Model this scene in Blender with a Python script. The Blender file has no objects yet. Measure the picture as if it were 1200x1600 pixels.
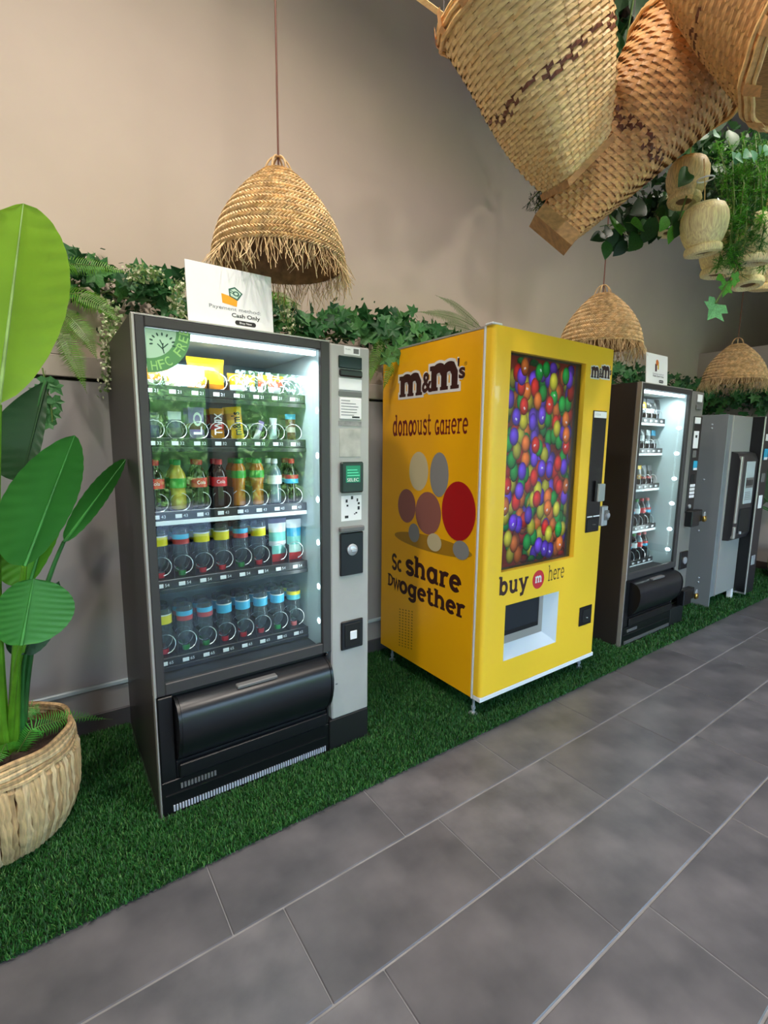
import bpy, math, random
import numpy as np
from mathutils import Vector, Matrix
R_ = random.Random(7)
PI = math.pi
SC = bpy.context.scene
COL = SC.collection

# ---------------------------------------------------------------- camera, sky, lights, exposure
F_PX = 753.375
CAM = Vector((0.0, 0.0, 1.4156))
AX_R = Vector((0.81819, -0.57486, 0.00991)).normalized()
AX_F = Vector((0.57027, 0.80923, -0.14121)).normalized()
AX_U = AX_R.cross(AX_F).normalized()
AX_R = AX_F.cross(AX_U).normalized()
cd = bpy.data.cameras.new('camera'); cam = bpy.data.objects.new('camera', cd); COL.objects.link(cam)
cd.sensor_fit = 'HORIZONTAL'; cd.sensor_width = 36.0; cd.lens = F_PX / 1200 * 36.0; cd.clip_start = 0.02; cd.clip_end = 200
mw = Matrix.Identity(4)
for i in range(3):
    mw[i][0] = AX_R[i]; mw[i][1] = AX_U[i]; mw[i][2] = -AX_F[i]; mw[i][3] = CAM[i]
cam.matrix_world = mw
SC.camera = cam

def ray(px, py): return AX_F + AX_R * ((px - 600) / F_PX) - AX_U * ((py - 800) / F_PX)
def at(px, py, y):
    d = ray(px, py); return CAM + d * (y / d.y)
def atd(px, py, dep): return CAM + ray(px, py) * dep

SC.view_settings.view_transform = 'Standard'; SC.view_settings.look = 'None'
SC.view_settings.gamma = 1.0; SC.view_settings.use_curve_mapping = False
SC.view_settings.exposure = 0.14
w = bpy.data.worlds.new('sky'); SC.world = w; w.use_nodes = True
nt = w.node_tree; bg = nt.nodes['Background']
sky = nt.nodes.new('ShaderNodeTexSky'); sky.sky_type = 'NISHITA'; sky.sun_disc = False
sky.sun_elevation = math.radians(48); sky.sun_rotation = math.radians(20); sky.air_density = 1.0; sky.dust_density = 1.5
nt.links.new(sky.outputs[0], bg.inputs[0]); bg.inputs[1].default_value = 4.3

def area(name, loc, target, size, power, col=(1, 1, 1), size_y=None, portal=False, spread=None):
    l = bpy.data.lights.new(name, 'AREA'); l.energy = power; l.color = col; l.size = size
    if size_y: l.shape = 'RECTANGLE'; l.size_y = size_y
    if spread: l.spread = math.radians(spread)
    if portal: l.cycles.is_portal = True
    o = bpy.data.objects.new(name, l); COL.objects.link(o)
    o.location = loc; d = Vector(target) - Vector(loc)
    o.rotation_euler = d.to_track_quat('-Z', 'Y').to_euler(); return o
sl = bpy.data.lights.new('sun', 'SUN'); sl.energy = 12.0; sl.angle = 0.01; sl.color = (1, .95, .86)
so = bpy.data.objects.new('sun', sl); COL.objects.link(so)
so.rotation_euler = Vector((-.45, -.8, -1.0)).to_track_quat('-Z', 'Y').to_euler()
WIN = [(-2.6, -1.0, 0.0, 2.5), (1.15, 1.98, 0.0, 2.5), (2.3, 3.65, 0.0, 2.5), (3.95, 5.3, 0.0, 2.5), (5.5, 6.6, 0.0, 2.5)]
WY = -3.4
for (a, b, c, d) in WIN:
    area('window_portal', ((a + b) / 2, WY - .02, (c + d) / 2), ((a + b) / 2, 0, (c + d) / 2), b - a, 1, size_y=d - c, portal=True)
# warm ceiling downlights of the room
for (x, y, p) in [(-.55, .9, 55), (.75, 1.15, 30), (1.75, -.4, 45), (3.6, .1, 40), (0.2, -1.6, 40)]:
    area('ceiling_downlight', (x, y, 4.5), (x, y + .12, 0), .16, p, (1.0, .90, .80), spread=150)

# ---------------------------------------------------------------- materials
def lin(c):
    return tuple(((v / 255) / 12.92 if v / 255 <= .04045 else ((v / 255 + .055) / 1.055) ** 2.4) for v in c) + (1.0,)
def mat(name, rgb, rough=.5, metal=0., var=.0, scale=20., bump=0., bscale=None, stretch=(1, 1, 1), emit=0., spec=.5, coat=0., trans=0., rgb2=None):
    m = bpy.data.materials.new(name); m.use_nodes = True
    n = m.node_tree.nodes; L = m.node_tree.links; p = n['Principled BSDF']
    p.inputs['Base Color'].default_value = lin(rgb); p.inputs['Roughness'].default_value = rough
    p.inputs['Metallic'].default_value = metal; p.inputs['Specular IOR Level'].default_value = spec
    p.inputs['Coat Weight'].default_value = coat
    if emit:
        p.inputs['Emission Color'].default_value = lin(rgb); p.inputs['Emission Strength'].default_value = emit
    if var or bump or rgb2:
        tc = n.new('ShaderNodeTexCoord'); mp = n.new('ShaderNodeMapping'); mp.inputs['Scale'].default_value = stretch
        L.new(tc.outputs['Object'], mp.inputs[0])
    if var or rgb2:
        no = n.new('ShaderNodeTexNoise'); no.inputs['Scale'].default_value = scale; no.inputs['Detail'].default_value = 5
        L.new(mp.outputs[0], no.inputs['Vector'])
        r = n.new('ShaderNodeValToRGB'); r.color_ramp.elements[0].position = .3; r.color_ramp.elements[1].position = .7
        a, b = (tuple(max(0, c * (1 - var)) for c in rgb), tuple(min(255, c * (1 + var)) for c in rgb)) if not rgb2 else (rgb, rgb2)
        r.color_ramp.elements[0].color = lin(a); r.color_ramp.elements[1].color = lin(b)
        L.new(no.outputs[0], r.inputs[0]); L.new(r.outputs[0], p.inputs['Base Color'])
    if bump:
        nb = n.new('ShaderNodeTexNoise'); nb.inputs['Scale'].default_value = bscale or scale; nb.inputs['Detail'].default_value = 4
        L.new(mp.outputs[0], nb.inputs['Vector'])
        bn = n.new('ShaderNodeBump'); bn.inputs['Strength'].default_value = bump; bn.inputs['Distance'].default_value = .01
        L.new(nb.outputs[0], bn.inputs['Height']); L.new(bn.outputs[0], p.inputs['Normal'])
    if trans:
        tr = n.new('ShaderNodeBsdfTranslucent'); mx = n.new('ShaderNodeMixShader'); mx.inputs[0].default_value = trans
        out = n['Material Output']
        if p.inputs['Base Color'].links: L.new(p.inputs['Base Color'].links[0].from_socket, tr.inputs[0])
        else: tr.inputs[0].default_value = lin(rgb)
        L.new(p.outputs[0], mx.inputs[1]); L.new(tr.outputs[0], mx.inputs[2]); L.new(mx.outputs[0], out.inputs[0])
    return m
def glassmat(name, tint=(255, 255, 255), ior=1.5, rough=0.):
    m = bpy.data.materials.new(name); m.use_nodes = True
    n = m.node_tree.nodes; L = m.node_tree.links; n.remove(n['Principled BSDF'])
    t = n.new('ShaderNodeBsdfTransparent'); t.inputs[0].default_value = lin(tint)
    g = n.new('ShaderNodeBsdfGlossy'); g.inputs['Roughness'].default_value = rough
    f = n.new('ShaderNodeFresnel'); ge = n.new('ShaderNodeNewGeometry'); mr = n.new('ShaderNodeMapRange')
    mr.inputs[3].default_value = ior; mr.inputs[4].default_value = 1 / ior   # same reflectance on both faces of the pane
    L.new(ge.outputs['Backfacing'], mr.inputs[0]); L.new(mr.outputs[0], f.inputs[0]); mx = n.new('ShaderNodeMixShader')
    L.new(f.outputs[0], mx.inputs[0]); L.new(t.outputs[0], mx.inputs[1]); L.new(g.outputs[0], mx.inputs[2]); L.new(mx.outputs[0], n['Material Output'].inputs[0])
    return m
def attrmat(name, rough=.5, emit=0.):
    m = bpy.data.materials.new(name); m.use_nodes = True
    n = m.node_tree.nodes; L = m.node_tree.links; p = n['Principled BSDF']
    a = n.new('ShaderNodeAttribute'); a.attribute_name = 'Col'
    L.new(a.outputs['Color'], p.inputs['Base Color']); p.inputs['Roughness'].default_value = rough
    if emit: L.new(a.outputs['Color'], p.inputs['Emission Color']); p.inputs['Emission Strength'].default_value = emit
    return m

# ---------------------------------------------------------------- mesh builder
class MB:
    def __init__(s): s.v = []; s.f = []; s.fm = []; s.mats = []; s.vc = None
    def mi(s, m):
        if m not in s.mats: s.mats.append(m)
        return s.mats.index(m)
    def add(s, vs, fs, m):
        o = len(s.v); s.v += [tuple(p) for p in vs]; k = s.mi(m)
        for f in fs: s.f.append(tuple(i + o for i in f)); s.fm.append(k)
        return s
    def box(s, x0, x1, y0, y1, z0, z1, m, b=0.):
        if b <= 0:
            vs = [(x, y, z) for z in (z0, z1) for y in (y0, y1) for x in (x0, x1)]
            return s.add(vs, [(0, 2, 3, 1), (4, 5, 7, 6), (0, 1, 5, 4), (2, 6, 7, 3), (0, 4, 6, 2), (1, 3, 7, 5)], m)
        b = min(b, (x1 - x0) * .49, (y1 - y0) * .49, (z1 - z0) * .49)
        X = (x0, x1); Yy = (y0, y1); Z = (z0, z1); vs = []; idx = {}
        for i in (0, 1):
            for j in (0, 1):
                for k in (0, 1):
                    sx, sy, sz = (1 - 2 * i), (1 - 2 * j), (1 - 2 * k)
                    for a in range(3):
                        p = [X[i] + sx * b, Yy[j] + sy * b, Z[k] + sz * b]
                        p[a] = (X[i], Yy[j], Z[k])[a]
                        idx[(i, j, k, a)] = len(vs); vs.append(tuple(p))
        fs = []
        for i in (0, 1): fs.append([idx[(i, j, k, 0)] for j, k in ((0, 0), (1, 0), (1, 1), (0, 1))][:: 1 if i else -1])
        for j in (0, 1): fs.append([idx[(i, j, k, 1)] for i, k in ((0, 0), (0, 1), (1, 1), (1, 0))][:: 1 if j else -1])
        for k in (0, 1): fs.append([idx[(i, j, k, 2)] for i, j in ((0, 0), (1, 0), (1, 1), (0, 1))][:: 1 if k else -1])
        for j in (0, 1):
            for k in (0, 1): fs.append([idx[(0, j, k, 1)], idx[(0, j, k, 2)], idx[(1, j, k, 2)], idx[(1, j, k, 1)]][:: 1 if j == k else -1])
        for i in (0, 1):
            for k in (0, 1): fs.append([idx[(i, 0, k, 0)], idx[(i, 0, k, 2)], idx[(i, 1, k, 2)], idx[(i, 1, k, 0)]][:: -1 if i == k else 1])
        for i in (0, 1):
            for j in (0, 1): fs.append([idx[(i, j, 0, 0)], idx[(i, j, 0, 1)], idx[(i, j, 1, 1)], idx[(i, j, 1, 0)]][:: 1 if i == j else -1])
        for i in (0, 1):
            for j in (0, 1):
                for k in (0, 1): fs.append([idx[(i, j, k, a)] for a in range(3)][:: 1 if (i + j + k) % 2 else -1])
        return s.add(vs, fs, m)
    def tube(s, path, r, m, n=6, closed=False, caps=True):
        P = [Vector(p) for p in path]; N = len(P); vs = []; fs = []
        rr = r if isinstance(r, (list, tuple)) else [r] * N
        ref = None
        for i, p in enumerate(P):
            if closed: t = P[(i + 1) % N] - P[i - 1]
            else: t = P[min(i + 1, N - 1)] - P[max(i - 1, 0)]
            if t.length < 1e-9: t = Vector((0, 0, 1))
            t.normalize()
            if ref is None:
                ref = Vector((0, 0, 1)) if abs(t.z) < .9 else Vector((1, 0, 0))
            a = (ref - t * ref.dot(t))
            if a.length < 1e-6: a = t.orthogonal()
            a.normalize(); ref = a; b = t.cross(a)
            for k in range(n):
                c = 2 * PI * k / n; vs.append(p + (a * math.cos(c) + b * math.sin(c)) * rr[i])
        for i in range(N if closed else N - 1):
            j = (i + 1) % N
            for k in range(n): fs.append((i * n + k, i * n + (k + 1) % n, j * n + (k + 1) % n, j * n + k))
        if caps and not closed: fs += [tuple(range(n))[::-1], tuple((N - 1) * n + k for k in range(n))]
        return s.add(vs, fs, m)
    def lathe(s, prof, n, m, c=(0, 0, 0), rad=None):
        vs = []; fs = []; K = len(prof)
        for i in range(n):
            a = 2 * PI * i / n
            for (r, z) in prof:
                q = r * (rad(a, z) if rad else 1)
                vs.append((c[0] + q * math.cos(a), c[1] + q * math.sin(a), c[2] + z))
        for i in range(n):
            j = (i + 1) % n
            for k in range(K - 1): fs.append((i * K + k, j * K + k, j * K + k + 1, i * K + k + 1))
        return s.add(vs, fs, m)
    def prism_x(s, prof, x0, x1, m):      # closed profile of (y,z) extruded in x
        n = len(prof); vs = [(x0, y, z) for y, z in prof] + [(x1, y, z) for y, z in prof]
        fs = [(i, (i + 1) % n, n + (i + 1) % n, n + i) for i in range(n)] + [tuple(range(n))[::-1], tuple(range(n, 2 * n))]
        return s.add(vs, fs, m)
    def disc(s, c, u, v, ru, rv, m, n=20):
        c = Vector(c); u = Vector(u); v = Vector(v)
        return s.add([c + u * (ru * math.cos(2 * PI * k / n)) + v * (rv * math.sin(2 * PI * k / n)) for k in range(n)], [tuple(range(n))], m)
    def mesh(s, name, smooth=True):
        me = bpy.data.meshes.new(name); me.from_pydata(s.v, [], s.f)
        for m in s.mats: me.materials.append(m)
        me.polygons.foreach_set('material_index', s.fm)
        if smooth:
            me.polygons.foreach_set('use_smooth', [True] * len(s.f))
            try: me.set_sharp_from_angle(angle=math.radians(38))
            except Exception: pass
        if s.vc:
            ca = me.color_attributes.new('Col', 'FLOAT_COLOR', 'POINT')
            ca.data.foreach_set('color', np.array(s.vc, dtype=np.float32).ravel())
        me.update(); return me
    def obj(s, name, parent=None, smooth=True, kind=None, label=None):
        o = bpy.data.objects.new(name, s.mesh(name, smooth)); COL.objects.link(o)
        if parent: o.parent = parent
        if kind: o['kind'] = kind
        if label: o['label'] = label
        return o
def inst(name, me, parent=None, loc=(0, 0, 0), rot=None, scale=None, mx=None):
    o = bpy.data.objects.new(name, me); COL.objects.link(o); o.parent = parent
    if mx is not None: o.matrix_local = mx
    else:
        o.location = loc
        if rot: o.rotation_euler = rot
        if scale: o.scale = scale if isinstance(scale, (tuple, list)) else (scale,) * 3
    return o
def thing(name, label, cat, loc=(0, 0, 0), rz=0., group=None):
    o = bpy.data.objects.new(name, None); COL.objects.link(o); o.location = loc; o.rotation_euler = (0, 0, rz)
    o.empty_display_size = .05
    return tag(o, label, cat, group)
def tag(o, label, cat, group=None, kind=None):
    o['label'] = label; o['category'] = cat
    if group: o['group'] = group
    if kind: o['kind'] = kind
    return o
def struct(o): o['kind'] = 'structure'; return o
def copy_tree(o, parent=None):
    c = o.copy(); COL.objects.link(c); c.parent = parent
    for ch in list(o.children): copy_tree(ch, c)
    return c

# ---------------------------------------------------------------- lettering
def fill(me_pts):  # unused helper kept tiny
    return me_pts
_tc = {}
def textgeo(txt, offset=0., spacing=1.):
    key = (txt, offset, spacing)
    if key not in _tc:
        c = bpy.data.curves.new('t', 'FONT'); c.body = txt; c.size = 1; c.offset = offset; c.space_character = spacing
        c.resolution_u = 3; c.fill_mode = 'FRONT' if hasattr(c, 'fill_mode') else 'BOTH'
        o = bpy.data.objects.new('t', c); COL.objects.link(o)
        dg = bpy.context.evaluated_depsgraph_get(); me = bpy.data.meshes.new_from_object(o.evaluated_get(dg))
        vs = [tuple(v.co) for v in me.vertices]; fs = [tuple(p.vertices) for p in me.polygons]
        bpy.data.objects.remove(o); bpy.data.curves.remove(c); bpy.data.meshes.remove(me)
        _tc[key] = (vs, fs)
    return _tc[key]
def put_text(mb, txt, o, u, v, h, m, width=None, align='L', offset=0., spacing=1.):
    """text with capital height h from origin o along u; stretched to width when given"""
    vs, fs = textgeo(txt, offset, spacing)
    if not vs: return
    o = Vector(o); u = Vector(u); v = Vector(v)
    x0 = min(p[0] for p in vs); x1 = max(p[0] for p in vs); s = h / .69
    sx = width / (x1 - x0) if width else s
    dx = {'L': 0, 'C': -(x1 - x0) * sx / 2, 'R': -(x1 - x0) * sx}[align]
    mb.add([o + u * ((p[0] - x0) * sx + dx) + v * (p[1] * s) for p in vs], fs, m)
def arc(cx, cy, rx, ry, a0, a1, n=12):
    return [(cx + rx * math.cos(math.radians(a0 + (a1 - a0) * i / n)), cy + ry * math.sin(math.radians(a0 + (a1 - a0) * i / n))) for i in range(n + 1)]
def sf(x, y, l=.24, r=.24): return ([(x - l, y), (x + r, y)], .62)
GL = {
 'm': (1.95, [([(.28, 0), (.28, 1)], 1), (arc(.62, .62, .34, .33, 180, 0) + [(.96, 0)], 1), (arc(1.3, .62, .34, .33, 180, 0) + [(1.64, 0)], 1), sf(.28, .06), sf(.96, .06), sf(1.64, .06), sf(.28, .94, .26, 0)]),
 'n': (1.3, [([(.28, 0), (.28, 1)], 1), (arc(.62, .62, .34, .33, 180, 0) + [(.96, 0)], 1), sf(.28, .06), sf(.96, .06), sf(.28, .94, .26, 0)]),
 'h': (1.3, [([(.28, 0), (.28, 1.45)], 1), (arc(.62, .62, .34, .33, 180, 0) + [(.96, 0)], 1), sf(.28, .06), sf(.96, .06), sf(.28, 1.4, .26, 0)]),
 'b': (1.25, [([(.28, 0), (.28, 1.45)], 1), (arc(.64, .5, .36, .44, 0, 360, 20), 1), sf(.28, 1.4, .26, 0)]),
 'd': (1.25, [([(.9, 0), (.9, 1.45)], 1), (arc(.54, .5, .36, .44, 0, 360, 20), 1), sf(.9, 1.4, .26, 0), sf(.9, .06, 0, .24)]),
 'a': (1.2, [([(.88, 0), (.88, 1)], 1), (arc(.52, .5, .36, .44, 0, 360, 20), 1), sf(.88, .06, 0, .26), sf(.88, .94, .2, .12)]),
 'o': (1.08, [(arc(.52, .5, .37, .44, 0, 360, 20), 1)]),
 'g': (1.2, [([(.88, 1), (.88, -.1)] + arc(.53, -.1, .35, .28, 0, -160), 1), (arc(.52, .5, .36, .44, 0, 360, 20), 1), sf(.88, .94, .1, .24)]),
 'u': (1.3, [([(.28, 1), (.28, .4)] + arc(.6, .38, .32, .33, 180, 360) + [(.92, 1)], 1), ([(.92, .4), (.92, 0)], 1), sf(.28, .94, .24, .05), sf(.92, .94, .24, .05), sf(.92, .06, 0, .24)]),
 'y': (1.2, [([(.2, 1), (.6, .05)], 1), ([(1., 1), (.5, -.3), (.2, -.36)], 1), sf(.2, .94), sf(1., .94)]),
 'e': (1.02, [([(.14, .52), (.86, .52)], .7), (arc(.5, .5, .37, .44, 0, 315, 18), 1)]),
 'c': (.95, [(arc(.5, .5, .37, .44, 50, 315, 16), 1)]),
 'r': (.95, [([(.28, 0), (.28, 1)], 1), (arc(.62, .58, .34, .34, 180, 55), 1), sf(.28, .06, .24, .3), sf(.28, .94, .26, 0)]),
 's': (.9, [(arc(.45, .74, .3, .22, 15, 270, 10) + arc(.45, .27, .32, .24, 90, -165, 10), 1)]),
 'S': (1.1, [(arc(.5, 1.06, .36, .32, 15, 270, 10) + arc(.5, .38, .38, .34, 90, -165, 10), 1)]),
 'D': (1.3, [([(.3, 0), (.3, 1.4)], 1), ([(.3, 1.32)] + arc(.4, .7, .6, .62, 90, -90, 14) + [(.3, .08)], 1), sf(.3, .06, .25, 0), sf(.3, 1.34, .25, 0)]),
 't': (.85, [([(.35, 1.35), (.35, .3)] + arc(.58, .28, .23, .24, 180, 330), 1), ([(.06, .95), (.75, .95)], .7)]),
 'w': (1.5, [([(.15, 1), (.45, 0), (.75, .9), (1.05, 0), (1.35, 1)], 1), sf(.15, .94), sf(1.35, .94)]),
 'G': (1.2, [(arc(.55, .5, .42, .46, 45, 330, 16), 1), ([(.55, .42), (1., .42), (1., 0)], 1)]),
 'H': (1.3, [([(.28, 0), (.28, 1)], 1), ([(.98, 0), (.98, 1)], 1), ([(.28, .5), (.98, .5)], .7), sf(.28, .06), sf(.98, .06), sf(.28, .94), sf(.98, .94)]),
 ' ': (.55, []),
 'M': (2.0, [([(.32, 0), (.32, .98)], 1), (arc(.66, .66, .34, .22, 180, 60, 8) + [(1.0, .6), (1.0, 0)], 1), (arc(1.34, .66, .34, .22, 180, 60, 8) + [(1.68, .6), (1.68, 0)], 1), ([(.04, .07), (.60, .07)], .36), ([(.74, .07), (1.27, .07)], .36), ([(1.42, .07), (1.96, .07)], .36), ([(.02, .90), (.32, .90)], .5)]),
}
def ribbon(mb, pts, t, fn, m):
    P = [Vector((p[0], p[1], 0)) for p in pts]; N = len(P); L = []; Rr = []
    cl = (P[0] - P[-1]).length < 1e-4
    for i in range(N):
        a = P[i] - P[i - 1] if i > 0 else (P[0] - P[-2] if cl else P[1] - P[0])
        b = P[i + 1] - P[i] if i < N - 1 else (P[1] - P[0] if cl else P[-1] - P[-2])
        if a.length < 1e-6: a = b
        if b.length < 1e-6: b = a
        a = a.normalized(); b = b.normalized(); d = a + b
        if d.length < .3: d = b
        d.normalize(); nrm = Vector((-d.y, d.x, 0)); k = 1 / max(.5, abs(nrm.dot(Vector((-b.y, b.x, 0)))))
        L.append(P[i] + nrm * t / 2 * k); Rr.append(P[i] - nrm * t / 2 * k)
    mb.add([fn(p.x, p.y) for p in L + Rr], [(i, N + i, N + i + 1, i + 1) for i in range(N - 1)], m)
_rk = [0]
def put_slab(mb, txt, o, u, v, xh, m, width=None, bold=.24, grow=0., lift=None):
    o = Vector(o); u = Vector(u); v = Vector(v)
    adv = sum(GL[c][0] for c in txt); sx = (width / adv) if width else xh
    x = 0.
    for c in txt:
        a, st = GL[c]
        for pts, k in st:
            q = list(pts)
            if grow and len(q) == 2:
                d = (Vector(q[1]) - Vector(q[0])).normalized() * grow / 2
                q = [tuple(Vector(q[0]) - d), tuple(Vector(q[1]) + d)]
            _rk[0] += 1; lf = u.cross(v) * (3e-6 * (_rk[0] % 40)); ribbon(mb, q, bold * k + grow, lambda px, py, x=x: o + lf + u * ((px + x) * sx) + v * (py * xh), m)
        x += a

# ---------------------------------------------------------------- shared materials
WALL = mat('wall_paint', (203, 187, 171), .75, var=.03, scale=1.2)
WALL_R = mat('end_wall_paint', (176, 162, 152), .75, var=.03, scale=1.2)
PANEL = mat('lower_panel_paint', (150, 146, 146), .4, var=.02, scale=2)
BOARD = mat('ledge_board', (170, 158, 148), .5)
RAIL = mat('pale_rail', (168, 182, 188), .35)
SKIRT = mat('skirting', (70, 68, 72), .5)
GROUT = mat('grout', (132, 132, 134), .8, var=.1, scale=9)
TILES = [mat('slate_tile', (64 + k * 3, 64 + k * 3, 68 + k * 3), .36, rgb2=(104 + k * 4, 101 + k * 4, 103 + k * 4), scale=3.4 + .5 * k, bump=.05, bscale=30) for k in range(3)]
CEIL = mat('ceiling_paint', (150, 140, 132), .8)
CHAR = mat('charcoal_paint', (58, 56, 57), .45)
SIDE_DK = mat('dark_cabinet', (52, 46, 44), .42)
BLACK = mat('black_plastic', (17, 18, 21), .32)
BLACKM = mat('black_matte', (12, 12, 13), .6)
SILV = mat('silver_edge', (190, 186, 182), .35, .6)
GREYP = mat('grey_panel', (172, 171, 169), .38, var=.03, scale=6)
GREYD = mat('grey_slot', (104, 104, 104), .4)
LINER = mat('pale_liner', (196, 212, 216), .35)
WHITE = mat('white_plastic', (236, 238, 242), .4)
PAPER = mat('white_paper', (240, 241, 243), .6)
INK = mat('black_ink', (26, 24, 28), .5)
INKG = mat('grey_ink', (120, 122, 128), .5)
LEDM = mat('led_light', (236, 246, 255), .5, emit=14.)
STRIPM = mat('light_strip', (232, 244, 255), .5, emit=5.)
CHROME = mat('chrome_wire', (214, 217, 220), .25, .35)
BRASS = mat('brass', (196, 160, 84), .3, 1.)
STEEL = mat('steel', (186, 192, 200), .3, .45); GRL = mat('grille_bar', (190, 194, 208), .4)
PANE = glassmat('pane', (244, 250, 248), 1.55)
TAG = mat('price_tag', (205, 208, 214), .5, emit=.25)
CYAN = mat('cyan_sticker', (40, 165, 205), .5)
WOODR = mat('pale_wood', (186, 140, 92), .55, var=.12, scale=8, stretch=(1, 8, 8), bump=.1)

# ---------------------------------------------------------------- the room
XL, XR, YB, ZC = -3.2, 9.6, 2.83, 4.7
EX = 6.75
mb = MB(); mb.box(XL, XR, WY - .1, YB + .1, -.12, -.003, GROUT); floor = struct(mb.obj('floor', smooth=False))
tm = []
for m in TILES:
    b = MB(); b.box(.0012, .6288, .003, .3155, -.012, 0, m, .0025); tm.append(b.mesh('floor_tile', False))
for r in range(-2, 12):
    y0 = 1.2315 - .3185 * r
    if y0 < WY: break
    if y0 + .32 < -1.2: break
    off = (.35 + .153 * r) % .63
    n = -3
    while off + .63 * n < 6.1:
        x = off + .63 * n; n += 1
        if r < 0 and r < -1: continue
        if .57 * x + .81 * y0 < -1.1: continue
        inst('floor_tile', tm[R_.randrange(3)], floor, (x, y0, R_.uniform(-.0006, .0006)))
mb = MB(); mb.box(XL, XR, YB, YB + .12, 0, ZC, WALL); struct(mb.obj('wall_back', smooth=False))
mb = MB(); mb.box(XL - .1, XL, WY, YB, 0, ZC, WALL); struct(mb.obj('wall_left', smooth=False))
mb = MB(); mb.box(XR, XR + .1, WY, YB, 0, ZC, WALL_R); struct(mb.obj('wall_right', smooth=False))
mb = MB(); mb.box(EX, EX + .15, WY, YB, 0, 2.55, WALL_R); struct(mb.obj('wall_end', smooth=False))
mb = MB(); mb.box(EX - .012, EX, WY, 2.58, 0, .1, mat('brown_skirting', (72, 58, 50), .5)); struct(mb.obj('baseboard_end', smooth=False))
mb = MB(); mb.box(XL - .1, XR + .1, WY - .1, YB + .12, ZC, ZC + .1, CEIL); struct(mb.obj('ceiling', smooth=False))
mb = MB(); xs = XL
for (a, b_, c, d) in WIN:
    mb.box(xs, a, WY - .12, WY, 0, ZC, WALL); mb.box(a, b_, WY - .12, WY, d, ZC, WALL); xs = b_
mb.box(xs, XR, WY - .12, WY, 0, ZC, WALL); struct(mb.obj('wall_front', smooth=False))
for i, (a, b_, c, d) in enumerate(WIN):
    f = MB()
    for (x0, x1, z0, z1) in ((a, a + .05, 0, d), (b_ - .05, b_, 0, d), (a + .05, b_ - .05, d - .05, d), (a + .05, b_ - .05, 0, .06)):
        f.box(x0, x1, WY - .09, WY - .03, z0, z1, BLACKM, .004)
    wo = struct(f.obj('window_%d' % (i + 1), smooth=False))
# lower wall box, its ledge board, rail and skirting
mb = MB(); mb.box(XL, EX, 2.60, YB, 0, 1.684, mat('panel_gap', (40, 38, 38), .7)); lw = struct(mb.obj('wall_lower', smooth=False))
for k in range(9):
    x0 = XL + .01 + k * 1.2
    b = MB(); b.box(x0, min(x0 + 1.194, EX - .015), 2.585, 2.60, .245, 1.676, PANEL, .002); b.obj('wall_panel', lw, False)
mb = MB(); mb.box(XL, EX, 2.575, YB, 1.69, 1.782, BOARD, .003); struct(mb.obj('trim_1', smooth=False))
mb = MB(); mb.box(XL, .14, 2.575, YB - .03, 1.782, 1.87, BOARD, .003); struct(mb.obj('trim_2', smooth=False))
mb = MB(); mb.box(XL, EX - .013, 2.57, 2.6, .226, .245, RAIL, .002); struct(mb.obj('trim_3', smooth=False))
mb = MB(); mb.box(XL, EX - .013, 2.582, 2.6, .1, .226, PANEL); mb.box(XL, EX - .013, 2.572, 2.6, 0, .1, SKIRT, .003); struct(mb.obj('baseboard_back', smooth=False))

# outside: pavement and hedge seen only as reflections in the glass
GND = mat('outside_paving', (128, 130, 136), .8, var=.06, scale=2)
mb = MB(); mb.box(-14, 16, -26, WY - .12, -.14, -.02, GND); struct(mb.obj('floor_outside', smooth=False))
HED = mat('hedge_leaf', (130, 172, 100), .5, var=.4, scale=5, trans=.35)
rs = np.random.RandomState(3)
mb = MB(); N = 12000
P = np.stack([rs.uniform(-6, 12, N), -7.6 - rs.beta(1.2, 2.5, N) * 1.6, rs.uniform(0, 3.05, N)], 1)
P[:, 2] *= 1 + .12 * np.sin(P[:, 0] * 1.7) + .08 * np.sin(P[:, 0] * 4.1)
A = rs.normal(size=(N, 3)); A /= np.linalg.norm(A, axis=1)[:, None]; B = np.cross(A, rs.normal(size=(N, 3))); B /= np.linalg.norm(B, axis=1)[:, None]
vs = np.stack([P - A * .11, P + B * .045, P + A * .11, P - B * .045], 1).reshape(-1, 3)
mb.add(vs.tolist(), [(4 * i, 4 * i + 1, 4 * i + 2, 4 * i + 3) for i in range(N)], HED)
mb.box(-6, 12, -9.6, -9.1, -.02, 2.75, mat('hedge_core', (70, 108, 54), .8), 0)
tag(mb.obj('hedge', smooth=False), 'tall leafy green hedge growing outside the shopfront windows', 'hedge', kind='stuff')

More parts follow.
